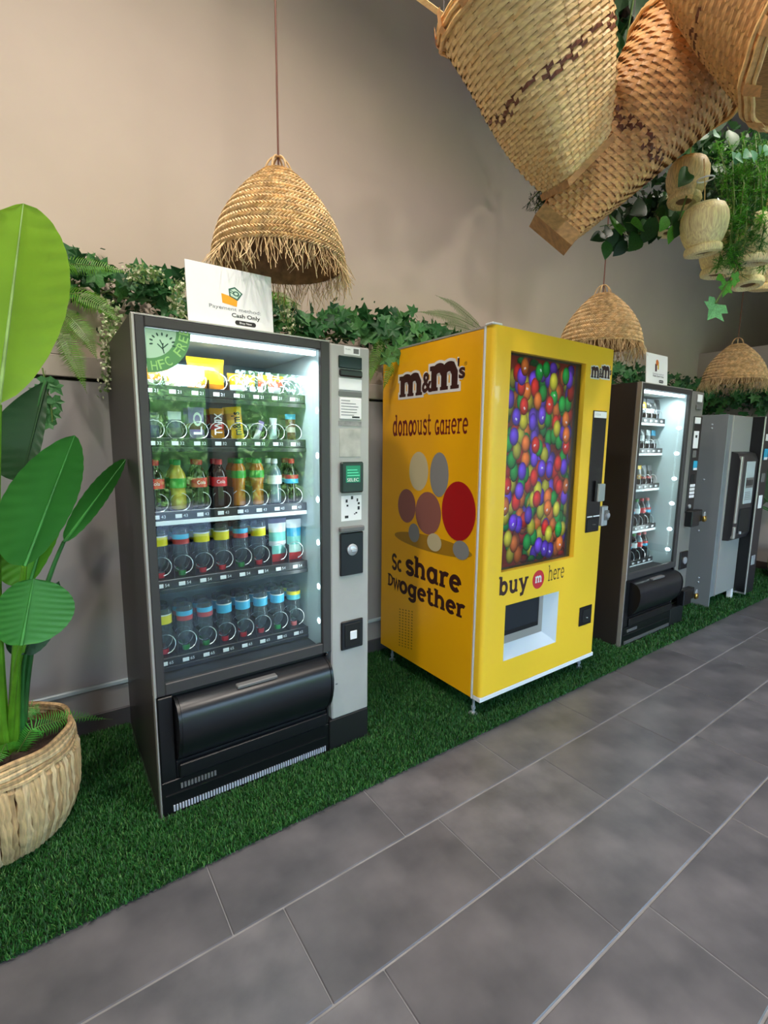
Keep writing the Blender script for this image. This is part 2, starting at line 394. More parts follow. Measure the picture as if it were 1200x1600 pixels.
# ---------------------------------------------------------------- artificial turf strip
TY0, TY1, TX0, TX1 = 1.505, 2.57, -2.2, EX - .02
TB = mat('turf_backing', (22, 46, 22), .9, var=.2, scale=60)
mb = MB(); mb.box(TX0, TX1, TY0 + .012, TY1, .0005, .006, TB); turf = mb.obj('artificial_turf', smooth=False)
tag(turf, 'strip of short dark green artificial turf laid along the wall under the machines', 'turf')
def grass(n, x0, x1, seed, hs=1.):
    rs = np.random.RandomState(seed)
    x = rs.uniform(x0, x1, n); y = rs.uniform(TY0, TY1, n)
    keep = ~(((x > .255) & (x < 1.205) & (y > 1.80)) | ((x > 3.22) & (x < 4.17) & (y > 1.665)))   # no blades inside the machines' footprints
    x = x[keep]; y = y[keep]; n = len(x); h = rs.uniform(.009, .021, n) * hs
    a = rs.uniform(0, 2 * PI, n); l = rs.uniform(.2, 1.0, n) * h; wd = rs.uniform(.0013, .0023, n) * hs
    dx, dy = np.cos(a), np.sin(a); px, py = -dy * wd, dx * wd; z = np.full(n, .007)
    v = np.stack([np.stack([x - px, y - py, z], 1), np.stack([x + px, y + py, z], 1),
                  np.stack([x + dx * l * .4 + px * .8, y + dy * l * .4 + py * .8, z + h * .62], 1), np.stack([x + dx * l * .4 - px * .8, y + dy * l * .4 - py * .8, z + h * .62], 1),
                  np.stack([x + dx * l, y + dy * l, z + h], 1)], 1).reshape(-1, 3)
    i = np.arange(n) * 5
    return v, np.stack([i, i + 1, i + 2, i, i + 2, i + 3, i + 3, i + 2, i + 4], 1).reshape(-1, 3)
def npmesh(name, v, f, mats, mi=None):
    me = bpy.data.meshes.new(name); n, k = len(v), len(f)
    me.vertices.add(n); me.vertices.foreach_set('co', np.asarray(v, np.float32).ravel())
    me.loops.add(3 * k); me.loops.foreach_set('vertex_index', np.asarray(f, np.int32).ravel())
    me.polygons.add(k); me.polygons.foreach_set('loop_start', np.arange(k, dtype=np.int32) * 3)
    for m in mats: me.materials.append(m)
    if mi is not None: me.polygons.foreach_set('material_index', np.asarray(mi, np.int32))
    me.update(calc_edges=True); return me
GR = [mat('turf_blade', c, .55, trans=.25) for c in ((34, 92, 34), (46, 112, 42), (26, 74, 30), (90, 140, 70))]
gs = [grass(130000, -.7, 1.2, 1), grass(110000, 1.2, 3.2, 2), grass(70000, 3.2, EX - .03, 3, 1.25)]
V = np.concatenate([g[0] for g in gs]); o = 0; Fs = []
for g in gs: Fs.append(g[1] + o); o += len(g[0])
Fm = np.concatenate(Fs); nb = len(Fm) // 3
mi = np.repeat(np.random.RandomState(5).choice(4, nb, p=[.42, .3, .2, .08]), 3)
inst('grass_blades', npmesh('grass_blades', V, Fm, GR, mi), turf)['kind'] = 'stuff'

# ---------------------------------------------------------------- things sold in the machines
CLEARB = glassmat('clear_bottle', (176, 194, 200), 1.5)
def cloudy(m, rgb, f):
    n = m.node_tree.nodes; L = m.node_tree.links; o = n['Material Output']; src = o.inputs[0].links[0].from_socket
    d = n.new('ShaderNodeBsdfDiffuse'); d.inputs[0].default_value = lin(rgb); mx = n.new('ShaderNodeMixShader'); mx.inputs[0].default_value = f
    L.new(src, mx.inputs[1]); L.new(d.outputs[0], mx.inputs[2]); L.new(mx.outputs[0], o.inputs[0]); return m
cloudy(CLEARB, (190, 205, 210), .07); PETR = mat('dark_drink', (34, 42, 50), .12, coat=.6)
COLA = mat('cola', (22, 10, 9), .12, coat=.5); TEA = mat('amber_tea', (176, 106, 28), .15, coat=.5); TEAD = mat('amber_juice', (190, 170, 60), .2, coat=.5)
PET = mat('clear_drink', (104, 124, 136), .12, coat=.6, spec=.8)
REDC = mat('red_cap', (205, 28, 44), .35); GREENC = mat('green_cap', (22, 140, 58), .35); PINKC = mat('pink_cap', (226, 120, 120), .35); WHITEC = mat('white_cap', (225, 228, 232), .35)
LBL = {k: mat('label_' + k, c, .4) for k, c in dict(red=(208, 34, 44), yellow=(232, 214, 30), blue=(66, 178, 222), green=(44, 150, 44), white=(232, 234, 238), redblue=(190, 60, 60), cyanyellow=(90, 190, 200)).items()}
FOIL = {k: mat('foil_' + k, c, .32, coat=.3) for k, c in dict(yellow=(238, 190, 30), orange=(224, 138, 26), lilac=(150, 122, 190), brown=(92, 40, 20), gold=(214, 150, 40), dark=(58, 26, 18), white=(226, 230, 236),
        red=(196, 44, 40), cyan=(52, 170, 214), mint=(190, 222, 214), grey=(104, 106, 112), purple=(86, 84, 120), pale=(196, 190, 168), teal=(120, 200, 190), black=(30, 30, 33)).items()}
PB = [(0, 0), (.022, 0), (.0295, .005), (.031, .028), (.0302, .066), (.0275, .080), (.0312, .100), (.0312, .128), (.027, .146), (.017, .163), (.0125, .170), (.0125, .182)]
PT = [(0, 0), (.024, 0), (.029, .005), (.028, .05), (.027, .10), (.031, .118), (.031, .15), (.028, .165), (.021, .176), (.0195, .184)]
_pm = {}
def bottle_meshes(kind, liq, cap, lab, inv=False):
    k = (inv, kind, liq.name, cap.name, lab.name if lab else '')
    if k not in _pm:
        b = MB(); b.lathe(PB if kind == 'pet' else PT, 18, liq); body = b.mesh('bottle')
        c = MB(); r = .0148 if kind == 'pet' else .0215; z = .177 if kind == 'pet' else .180
        c.lathe([(r * .96, z), (r, z + .002), (r, z + .018), (r * .9, z + .021), (0, z + .021)], 18, cap)
        l = MB()
        if lab:
            z0, z1 = (.026, .066) if inv else (.088, .126) if kind == 'pet' else (.119, .15)
            l.lathe([(.0319, z0), (.0319, z1)], 20, lab)
            if lab is LBL['yellow'] or lab is LBL['blue']: l.lathe([(.0320, z0), (.0320, z0 + .005)], 20, LBL['white'])
            if lab is LBL['redblue']: l.lathe([(.0321, z0), (.0321, z0 + .02)], 20, LBL['blue'])
            if lab is LBL['cyanyellow']: l.lathe([(.0321, z0), (.0321, z0 + .017)], 20, LBL['yellow'])
            if lab is LBL['red']:
                put_text(l, 'Cola', (-.0165, -.0325, z0 + .013), (1, 0, 0), (0, 0, 1), .014, PAPER, width=.033)
        _pm[k] = (body, c.mesh('cap'), l.mesh('label') if lab else None)
    return _pm[k]
def bottle(loc, kind, liq, cap, lab, text, group, inv=False, rz=0.):
    body, c, l = bottle_meshes(kind, liq, cap, lab, inv)
    o = inst('bottle', body, None, loc); tag(o, text, 'bottle', group)
    if inv: o.rotation_euler = (PI, 0, rz); o.location.z += .199
    else: o.rotation_euler = (0, 0, rz)
    inst('cap', c, o)
    if l: inst('label', l, o)
    return o
def pouch(loc, wd, h, d, cols, text, group, tilt=0., lean=0., words=None, wcol=None, name='snack_packet'):
    """pillow packet: colour bands bottom to top, crimped ends"""
    b = MB(); nx, nz = 8, 10
    for s in (-1, 1):
        vs = []
        for j in range(nz + 1):
            t = j / nz
            for i in range(nx + 1):
                q = i / nx * 2 - 1; e = min(1, t / .12, (1 - t) / .12)
                bul = d / 2 * max(0, (1 - abs(q) ** 2.4)) ** .6 * max(0, math.sin(PI * min(1, max(0, (t - .06) / .88)))) ** .5
                vs.append((q * wd / 2 * (1 - .05 * (e >= 1) * math.sin(PI * t)), s * bul * (1 + .08 * math.sin(7 * q + 9 * t)), t * h))
        for j in range(nz):
            m = FOIL[cols[min(len(cols) - 1, int(j / nz * len(cols)))]]
            b.add(vs, [tuple((j * (nx + 1) + i, j * (nx + 1) + i + 1, (j + 1) * (nx + 1) + i + 1, (j + 1) * (nx + 1) + i))[::(1 if s < 0 else -1)] for i in range(nx)], m)
    if words:
        put_text(b, words, (.26 * wd, -d / 2 - .0015, .14 * h), (0, 0, 1), (-1, 0, 0), .5 * wd, wcol or PAPER, width=.7 * h, offset=.02)
    o = b.obj(name); o.location = loc; o.rotation_euler = (lean, tilt, 0)
    return tag(o, text, 'snack', group)

ORD = ['first', 'second', 'third', 'fourth', 'fifth', 'sixth', 'seventh', 'eighth']
def coil_mesh():
    b = MB(); pts = []; n = 5 * 14
    for i in range(n + 1):
        a = 2 * PI * i / 14 - PI / 2
        pts.append((.034 * math.cos(a), .30 * i / n, .036 + .034 * math.sin(a)))
    b.tube(pts, .0017, CHROME, 4); return b.mesh('coil')
COIL = coil_mesh()
def divider_mesh(h):
    b = MB(); b.box(-.0012, .0012, .17, .58, 0, h, BLACK); return b.mesh('divider', False)
DIVH = {h: divider_mesh(h) for h in (.04, .085)}

# ---------------------------------------------------------------- glass-front vending machine
def glass_machine(label, X0, Y0, shelves, column, dark=False):
    W, H, D = .93, 1.83, .765
    t = thing('vending_machine', label, 'vending machine', (X0, Y0, 0))
    b = MB()   # cabinet shell
    b.box(0, .013, .03, D, 0, H, SIDE_DK, .003); b.box(W - .013, W, .03, D, 0, H, SIDE_DK, .003)
    b.box(.013, W - .013, D - .02, D, 0, H, SIDE_DK); b.box(.013, W - .013, .03, D, H - .03, H, SIDE_DK, .002); b.box(.013, W - .013, .05, D, .14, .16, SIDE_DK)
    b.obj('cabinet', t, False)
    b = MB()   # liner
    b.box(.013, .04, .055, .66, .44, 1.80, LINER); b.box(.70, .725, .022, .66, .44, 1.80, LINER)
    b.box(.04, .70, .62, .66, .44, 1.80, mat('liner_back', (120, 140, 146), .35)); b.box(.04, .70, .075, .62, 1.785, 1.80, LINER)
    b.box(.04, .70, .055, .62, .44, .50, BLACKM); b.obj('interior', t, False)
    fr = MB(); fr.box(.010, .040, 0, .055, .487, 1.824, CHAR, .003); fr.box(.690, .732, 0, .022, .487, 1.824, CHAR, .003)
    fr.box(.040, .690, 0, .022, 1.79, 1.824, CHAR, .003); fr.box(.040, .690, 0, .022, .487, .533, CHAR, .003)
    df = fr.obj('door_frame', t, False)
    b = MB(); b.box(0, .010, -.003, .03, .487, 1.828, SILV, .002); b.box(.0, .732, .0, .03, 1.824, 1.83, SILV, .001); b.box(.001, .007, .0, .03, 0, .487, SILV, .001); b.obj('edge_trim', t, False)
    b = MB(); b.box(.040, .690, .010, .015, .533, 1.79, PANE); b.obj('glass', t, False)
    b = MB(); b.box(.05, .685, .03, .05, 1.770, 1.788, STRIPM, .002); b.obj('light_strip', t, False, label='glowing white light strip')
    dl = MB(); dl.disc((.6985, 0, 0), (0, 1, 0), (0, 0, 1), .012 if not dark else .017, .012, LEDM, 14); dl = dl.mesh('led_lamp', False)
    for z in (1.72, 1.55, 1.36, 1.17, .98, .78, .62): inst('led_lamp', dl, t, (0, .056, z))
    for k, (zc, kind) in enumerate(shelves):
        b = MB(); zt = zc + .016
        b.box(.042, .698, .17, .60, zt - .008, zt, BLACK); b.box(.042, .698, .162, .17, zc - .016, zc + .02, BLACK, .002)
        sh = b.obj('shelf', t, False)
        b = MB(); b.box(.042, .698, .160, .166, zc - .034, zc - .017, WHITE if (k == 2 or dark) else BLACK, .001); b.obj('shelf_lip', sh, False)
        tg = MB()
        tg.box(-.018, .006, .158, .161, zc - .008, zc + .007, TAG, .0005); put_text(tg, '%d%d' % (k + 2, k + 1), (.012, .1605, zc - .006), (1, 0, 0), (0, 0, 1), .012, TAG); tg = tg.mesh('price_tag', False)
        xs = [.085 + .081 * j for j in range(8)]
        for x in xs:
            inst('price_tag', tg, sh, (x - .01, 0, 0)); inst('coil', COIL, sh, (x, .166, zt + (.020 if k > 2 and not dark else 0)))
        for x in xs[:-1]: inst('divider', DIVH[.085 if kind == 'b' else .04], sh, (x + .0405, 0, zt))
    # delivery drawer
    b = MB(); b.box(.010, .062, -.002, .04, .147, .482, BLACK, .003); b.box(.703, .716, -.002, .04, .147, .482, BLACK, .003); b.box(.062, .703, 0, .04, .147, .215, BLACK, .003)
    b.box(.062, .703, .02, .04, .215, .482, BLACKM); b.obj('lower_panel', t, False)
    pr = [(.018, .470), (-.018, .468), (-.048, .455), (-.066, .43), (-.074, .395), (-.074, .355), (-.066, .315), (-.052, .28), (-.032, .25), (-.008, .226), (.018, .215)]
    b = MB(); b.prism_x(pr, .078, .690, mat('flap_plastic', (24, 26, 30), .3, bump=.02, bscale=300)); fl = b.obj('delivery_flap', t)
    b = MB()
    b.prism_x([(y * 1.05, z) for y, z in pr], .066, .0765, BLACK); fe = b.obj('flap_end', fl)
    inst('flap_end', fe.data, fl, (.6255, 0, 0))
    b = MB(); b.box(.29, .455, -.050, -.02, .458, .472, GREYD, .003); b.obj('handle', fl, False, label='grey pull handle')
    b = MB(); b.box(.072, .70, -.014, 0, .150, .205, BLACK, .004); b.obj('drip_lip', t, False)
    b = MB(); b.box(.008, .716, 0, .05, .004, .143, BLACK, .003); b.box(.02, .70, -.006, 0, .085, .089, BLACKM); b.obj('plinth', t, False)
    b = MB()
    for j in range(62): b.box(.045 + j * .0106, .045 + j * .0106 + .0062, -.004, 0, .016, .040, GRL if not dark else GREYD)
    b.obj('grille', t, False, kind='stuff')
    b = MB()
    for j in range(11): b.box(.075 + j * .0125, .075 + j * .0125 + .008, -.003, 0, .100, .121, GREYD)
    b.obj('vent', t, False)
    b = MB(); b.box(.720, W, -.001, .05, .006, .153, BLACKM, .004); b.obj('corner_plinth', t, False)
    b = MB(); column(b, t)
    for (x, y, z, nx, nz, p) in ((.37, .065, 1.765, .6, .02, 2.6),):
        l = area('machine_strip_light', (X0 + x, Y0 + y, z), (X0 + x, Y0 + y + .28, z - 1.0), nx, p * 1.5, (.86, .95, 1.), size_y=.03, spread=160)
    area('machine_side_light', (X0 + .694, Y0 + .050, 1.15), (X0 + .3, Y0 + .30, 1.15), .025, 1.7, (.86, .95, 1.), size_y=1.15, spread=150)
    return t

def col1(b, t):
    b.box(.733, .93, 0, .055, .153, 1.822, GREYP, .006); c = b.obj('control_column', t, False)
    b = MB(); b.box(.800, .878, -.0012, 0, 1.785, 1.817, PAPER); put_text(b, 'Modele', (.806, -.0016, 1.803), (1, 0, 0), (0, 0, 1), .006, INKG); b.box(.846, .872, -.0016, -.001, 1.791, 1.811, GREYD); b.obj('sticker', c, False)
    b = MB(); b.box(.771, .886, -.008, 0, 1.726, 1.777, mat('dark_teal_display', (20, 44, 42), .12, coat=.6), .003); b.obj('display', c, False, label='dark green display window')
    b = MB(); b.box(.773, .888, -.012, 0, 1.692, 1.722, BLACK, .006); b.obj('coin_slot', c, False)
    b = MB(); b.box(.773, .888, -.004, 0, 1.637, 1.686, WHITE, .002); b.obj('white_plate', c, False)
    b = MB(); b.box(.772, .888, -.003, 0, 1.612, 1.632, GREYD, .002); b.box(.776, .884, -.006, 0, 1.516, 1.606, PAPER, .002)
    for j in range(6): b.box(.782, .782 + R_.uniform(.04, .09), -.0066, -.006, 1.592 - j * .012, 1.595 - j * .012, INKG)
    b.box(.836, .874, -.0066, -.006, 1.522, 1.529, INK); b.obj('notice_paper', c, False, label='white paper notice with printed lines')
    b = MB(); b.box(.776, .882, -.002, 0, 1.355, 1.475, mat('scratched_plate', (176, 174, 168), .45, var=.12, scale=14), .001); b.box(.772, .886, -.002, 0, 1.488, 1.508, mat('worn_grey', (150, 150, 148), .6, var=.15, scale=40)); b.obj('blank_plate', c, False)
    b = MB(); b.box(.776, .888, -.022, 0, 1.200, 1.334, mat('reader_case', (26, 46, 42), .35), .006); rd = b.obj('card_reader', c, False)
    b = MB(); b.box(.795, .868, -.0235, -.022, 1.245, 1.318, mat('green_screen', (28, 120, 92), .15, emit=.35), .001)
    put_text(b, 'SELEC', (.801, -.0242, 1.25), (1, 0, 0), (0, 0, 1), .014, PAPER, width=.058)
    for j in range(3): b.box(.802, .802 + .05 + .006 * j, -.0242, -.0235, 1.298 - .012 * j, 1.301 - .012 * j, mat('screen_line', (90, 210, 170), .4, emit=.4))
    b.obj('screen', rd, False, label='small glowing green screen')
    b = MB(); b.box(.784, .888, -.0015, 0, 1.074, 1.186, PAPER)
    for k in range(9):
        x, z = R_.uniform(.792, .87), R_.uniform(1.085, 1.175); b.box(x, x + R_.uniform(.006, .018), -.002, -.0014, z, z + R_.uniform(.003, .016), INK)
    b.obj('marked_paper', c, False, label='white paper with black pen marks')
    b = MB(); b.box(.770, .892, -.026, 0, 1.028, 1.050, GREYD, .004); b.obj('canopy', c, False)
    b = MB(); b.box(.774, .894, -.012, 0, .828, 1.022, BLACK, .004); s = b.obj('coin_return', c, False)
    b = MB(); b.lathe([(0, 0), (.026, 0), (.026, .008), (.018, .014), (0, .014)], 20, STEEL); l = b.obj('lock_barrel', s); l.rotation_euler = (PI / 2, 0, 0); l.location = (.832, -.011, .945)
    b = MB(); b.box(.820, .848, -.03, -.024, .936, .952, STEEL, .003); b.obj('key_slot', s, False)
    b = MB(); b.box(.778, .896, -.01, 0, .478, .615, BLACK, .010); s = b.obj('change_cup', c, False)
    b = MB(); b.box(.795, .878, -.013, -.009, .492, .60, BLACKM, .006); b.box(.822, .858, -.016, -.012, .525, .565, WHITE, .004); b.obj('cup_flap', s, False)
    b = MB(); b.box(.752, .763, -.0008, 0, .32, .326, GREYD); b.obj('scuff_mark', c, False)
def col3(b, t):
    b.box(.733, .93, 0, .055, .250, 1.822, mat('grey_column', (118, 116, 112), .4), .006); c = b.obj('control_column', t, False)
    b = MB(); b.box(.790, .925, -.006, 0, .905, 1.640, BLACK, .004); pn = b.obj('dark_fascia', c, False)
    for nm, x0, x1, z0, z1, m in (('sticker', .805, .882, 1.745, 1.80, PAPER), ('slot_plate', .80, .885, 1.69, 1.725, GREYD), ('white_plate', .80, .89, 1.585, 1.632, PAPER), ('instruction_card', .805, .882, 1.40, 1.53, PAPER),
                                ('cyan_sticker', .845, .905, 1.235, 1.305, CYAN), ('coin_slot', .815, .87, 1.33, 1.385, GREYD), ('note_slot', .83, .885, 1.14, 1.20, BLACKM)):
        b = MB(); b.box(x0, x1, -.010, -.004, z0, z1, m, .002)
        if nm == 'instruction_card': b.box(x0 + .02, x0 + .05, -.0108, -.0098, 1.48, 1.50, INK)
        if nm == 'cyan_sticker': b.box(x0, x1, -.0105, -.0098, z0, z0 + .016, PAPER)
        b.obj(nm, c, False)
    kp = MB(); kp.box(0, .022, -.012, -.006, 0, .022, TAG, .003); kp = kp.mesh('key', False)
    for r in range(4):
        for q in range(3): inst('key', kp, c, (.82 + q * .028, 0, 1.02 + r * .028))
    b = MB(); b.lathe([(0, 0), (.016, 0), (.016, .01), (0, .012)], 16, STEEL); l = b.obj('lock_barrel', c); l.rotation_euler = (PI / 2, 0, 0); l.location = (.84, -.005, .955)
    b = MB(); b.box(.775, .90, -.012, 0, .455, .60, BLACK, .008); s = b.obj('change_cup', c, False)
    b = MB(); b.lathe([(0, 0), (.028, 0), (.028, .008), (0, .010)], 20, STEEL); l = b.obj('cup_button', s); l.rotation_euler = (PI / 2, 0, 0); l.location = (.845, -.011, .525)
    for z in (.80, .17):
        b = MB(); b.box(.80, .93, -.055, 0, z, z + .125, BLACK, .006); b.box(.93, .985, -.05, .0, z + .03, z + .125, BLACK, .006); h = b.obj('hasp_box', t, False, label='black steel lock guard')
        b = MB(); b.box(.972, 1.01, -.075, -.052, z + .03, z + .075, BRASS, .006); b.tube([(.98, -.063, z + .075), (.98, -.063, z + .095), (.985, -.063, z + .104), (.997, -.063, z + .104), (1.002, -.063, z + .095), (1.002, -.063, z + .075)], .004, STEEL, 8); b.obj('padlock', h, label='brass padlock')
SH1 = [(1.600, 's'), (1.408, 's'), (1.128, 'b'), (.858, 'b'), (.540, 'b')]
SH3 = [(1.600, 's'), (1.378, 's'), (1.110, 's'), (.795, 'b'), (.525, 'b')]
m1 = glass_machine('charcoal glass-front snack and drinks machine with grey coin column, nearest the potted plant', .265, 1.814, SH1, col1)
m3 = glass_machine('black glass-front machine with padlocked column, between yellow machine and grey cabinet', 3.229, 1.678, SH3, col3, True)
# round green sticker inside the top corner of the first machine's glass
g = MB(); ox, oz, r1, r2 = .042, 1.788, .098, .145
GS = mat('pale_sticker', (176, 214, 184), .5, emit=.05); GS2 = mat('green_sticker_band', (92, 150, 92), .5, emit=.05); GS3 = mat('sticker_print', (44, 84, 66), .5); GS4 = mat('sticker_letter', (150, 205, 120), .5, emit=.1)
yy = .0085
pts = [(ox, yy, oz)] + [(ox + r1 * math.cos(a), yy, oz - r1 * math.sin(a)) for a in [PI / 2 * k / 14 for k in range(15)]]
g.add(pts, [tuple(range(len(pts)))], GS)
ring = [(ox + r * math.cos(a), yy, oz - r * math.sin(a)) for a in [PI / 2 * k / 14 for k in range(15)] for r in (r1, r2)]
g.add(ring, [(2 * k, 2 * k + 2, 2 * k + 3, 2 * k + 1) for k in range(14)], GS2)
for i, ch in enumerate('HFC FREE'):
    if ch == ' ': continue
    a = math.radians(84 - i * 11.4); rr = (r1 + .008)
    c_ = Vector((ox + (r2 - .008) * math.cos(a), yy - .0006, oz - (r2 - .008) * math.sin(a)))
    put_text(g, ch, c_, (math.sin(a), 0, math.cos(a)), (-math.cos(a), 0, math.sin(a)), .03, GS4, width=.02, offset=.01)
for q in ([(0, 0), (-.004, .02), (-.002, .034)], [(-.003, .014), (-.02, .03)], [(-.003, .018), (.014, .034)], [(-.003, .026), (-.012, .044)]):
    ribbon(g, [(ox + .056 + x, oz - .078 + z) for x, z in q], .0035, lambda x, z: (x, yy - .0005, z), GS3)
for k in range(9):
    a = math.radians(-10 + k * 25); g.disc((ox + .052 + .036 * math.cos(a), yy - .0005, oz - .045 + .03 * math.sin(a)), (math.cos(a), 0, math.sin(a)), (-math.sin(a), 0, math.cos(a)), .006, .003, GS3, 8)
g.obj('round_sticker', m1, False, label='pale green quarter-round sticker with a tree and curved lettering')

def stock(mx, my, shelf_z, k): return (mx + .085 + .081 * k, my, shelf_z + .017)
NEAR, FAR = 'of the charcoal machine', 'of the black machine'
X1, Y1_, X3, Y3_ = .265, 1.814, 3.229, 1.678
def P1(k, s, dy=.222): x, y, z = stock(X1, Y1_, SH1[s][0], k); return (x, y + dy, z)
def P3(k, s, dy=.222): x, y, z = stock(X3, Y3_, SH3[s][0], k); return (x, y + dy, z)
# shelf one: wide packs
p = P1(.35, 0); pouch(p, .13, .085, .06, ['pale', 'orange', 'orange', 'pale'], 'pale sandwich pack with an orange filling on the top shelf', 'snacks in the charcoal machine')
p = P1(1.1, 0, .26); pouch(p, .10, .09, .06, ['pale', 'white'], 'plain pale sandwich pack behind wire coils on the top shelf', 'snacks in the charcoal machine')
p = P1(2.5, 0); o = pouch((p[0], p[1] - .015, p[2]), .145, .125, .05, ['orange', 'yellow', 'yellow', 'orange', 'yellow'], 'big yellow and orange crisps bag on the top shelf', 'snacks in the charcoal machine')
p = P1(4.4, 0, .24); pouch(p, .12, .08, .05, ['white', 'yellow', 'gold'], 'white and mustard snack bag lying right of the crisps bag', 'snacks in the charcoal machine')
p = P1(6.0, 0, .24); pouch(p, .12, .085, .05, ['white', 'red', 'orange'], 'white and red snack bag, rightmost on the top shelf', 'snacks in the charcoal machine')
sp = [(0, .05, .10, ['purple', 'grey'], 0, None, 'dull purple bar, leftmost on the second shelf'), (1, .05, .105, ['grey', 'purple', 'white'], 0, None, 'grey-purple wrapped bar beside the lilac bar'),
      (2, .062, .125, ['lilac', 'brown', 'lilac', 'lilac'], 0, 'LO', 'lilac chocolate bar with upright pale lettering'), (3, .058, .125, ['gold', 'red', 'dark', 'gold'], 0, 'TWIX', 'dark red and gold biscuit bar with upright lettering'),
      (4, .066, .135, ['yellow', 'yellow', 'yellow', 'gold', 'yellow'], -.10, "m&m's", 'bright yellow sweets packet with dark lettering on the second shelf'), (5, .026, .085, ['white', 'lilac'], .35, None, 'thin white and lilac stick tilted in its coil'),
      (6, .034, .095, ['mint', 'white'], 0, None, 'pale mint packet beside the tilted stick'), (7, .05, .115, ['brown', 'pale', 'brown', 'cyan'], 0, None, 'brown packet with a cyan top, rightmost on the second shelf')]
for k, wd, h, cols, tl, wds, lb in sp:
    pouch(P1(k, 1), wd, h, .028, cols, lb + ' ' + NEAR, 'snacks in the charcoal machine', tilt=tl, words=wds, wcol=(INK if k == 4 else PAPER))
    if k not in (5, 6): q = P1(k, 1, .30); pouch(q, wd, h, .028, cols[::-1] if k % 2 else cols, 'packet behind the ' + lb, 'snacks in the charcoal machine')
s3 = [('pet', COLA, REDC, LBL['red'], 'cola bottle with red label, leftmost on the third shelf'), ('pet', TEAD, GREENC, LBL['green'], 'yellow-green juice bottle left of the colas'), ('pet', COLA, REDC, LBL['red'], 'left-hand cola bottle of the pair beside the iced tea'),
      ('pet', COLA, REDC, LBL['red'], 'cola bottle right beside the iced tea'), ('tea', TEA, GREENC, LBL['green'], 'amber iced tea bottle beside the colas'), ('tea', TEA, GREENC, LBL['green'], 'amber iced tea bottle beside the clear bottle'),
      ('pet', PET, WHITEC, LBL['white'], 'clear grey bottle right of the iced teas'), ('pet', COLA, REDC, LBL['redblue'], 'dark bottle with red and blue label, rightmost on the third shelf')]
for k, a in enumerate(s3):
    for r in range(2):
        bottle(P1(k, 2, .222 + .07 * r), a[0], a[1], a[2], a[3], ('rear bottle behind the ' + a[4]) if r else (a[4] + ' ' + NEAR), 'drinks in the charcoal machine', rz=R_.uniform(-.3, .3))
s4 = [(CLEARB, REDC, 'yellow', 'upside-down clear bottle with yellow label, leftmost'), (CLEARB, GREENC, 'redblue', 'upside-down red-blue bottle with green cap, left of the yellow pair'),
      (CLEARB, REDC, 'yellow', 'upside-down yellow-label bottle, left one of the middle pair'), (CLEARB, REDC, 'yellow', 'upside-down yellow-label bottle, right one of the middle pair'),
      (CLEARB, GREENC, 'redblue', 'upside-down bottle with green cap between yellow-label bottles'), (CLEARB, REDC, 'yellow', 'upside-down yellow-label bottle beside the big cyan pouches')]
s5 = [(CLEARB, REDC, 'yellow', 'upside-down bottle with yellow label, leftmost on the bottom shelf'), (CLEARB, GREENC, 'redblue', 'upside-down clear bottle with faint red label, second on bottom shelf'), (CLEARB, GREENC, 'redblue', 'upside-down bottle with red-blue label and green cap, third on bottom shelf'),
      (CLEARB, REDC, 'blue', 'upside-down blue-label bottle, fourth on bottom shelf'), (CLEARB, REDC, 'blue', 'upside-down blue-label bottle, fifth on bottom shelf'), (CLEARB, REDC, 'blue', 'upside-down blue-label bottle, sixth on bottom shelf'),
      (CLEARB, GREENC, 'blue', 'upside-down blue-label bottle with green cap, seventh on bottom shelf'), (CLEARB, PINKC, 'cyanyellow', 'upside-down bottle with cyan and yellow label, rightmost on bottom shelf')]
for s, lst in ((3, s4), (4, s5)):
    for k, a in enumerate(lst):
        for r in range(2):
            bottle(P1(k, s, .222 + .07 * r), 'pet', PETR if r else a[0], a[1], LBL[a[2]], ('rear bottle behind the ' + a[3]) if r else (a[3] + ' ' + NEAR), 'drinks in the charcoal machine', inv=True, rz=R_.uniform(-.4, .4))
pouch(P1(6.1, 3), .085, .20, .05, ['red', 'teal', 'white', 'teal', 'white', 'purple'], 'tall white and teal drink pouch, left one', 'snacks in the charcoal machine')
pouch(P1(7.1, 3), .075, .19, .05, ['red', 'mint', 'teal', 'cyan', 'white'], 'tall teal and white drink pouch, right one', 'snacks in the charcoal machine')
# the far glass machine
F = [(0, 3, ['yellow', 'gold'], 'yellow crisps bag'), (0, 4.5, ['black', 'grey', 'yellow', 'grey'], 'black and yellow crisps bag'), (0, 6, ['black', 'white', 'black', 'grey'], 'black and white crisps bag'), (0, 7.1, ['grey', 'black'], 'grey crisps bag')]
for s, k, cols, lb in F: pouch(P3(k, s), .105, .15, .05, cols, lb + ' on the top shelf ' + FAR, 'snacks in the black machine')
F = [(1, 3, ['red', 'dark'], 'dark red bar'), (1, 4, ['dark', 'white'], 'dark and white bar'), (1, 5, ['black', 'white', 'grey'], 'black and white bar'), (1, 6, ['white', 'grey', 'white'], 'pale grey bar'), (1, 7, ['grey', 'black', 'cyan'], 'grey bar with cyan tip'),
     (2, 3, ['yellow', 'gold'], 'plain yellow packet'), (2, 4, ['gold', 'yellow', 'red'], 'gold packet with red top'), (2, 5, ['yellow', 'gold', 'grey', 'yellow'], 'yellow packet with grey band'), (2, 6, ['red', 'grey', 'grey'], 'grey packet with red foot'), (2, 7, ['red', 'black', 'grey'], 'black packet with red foot')]
for s, k, cols, lb in F: pouch(P3(k, s), .062, .14, .03, cols, lb + ' on the %s shelf ' % ORD[s] + FAR, 'snacks in the black machine', tilt=R_.uniform(-.1, .1))
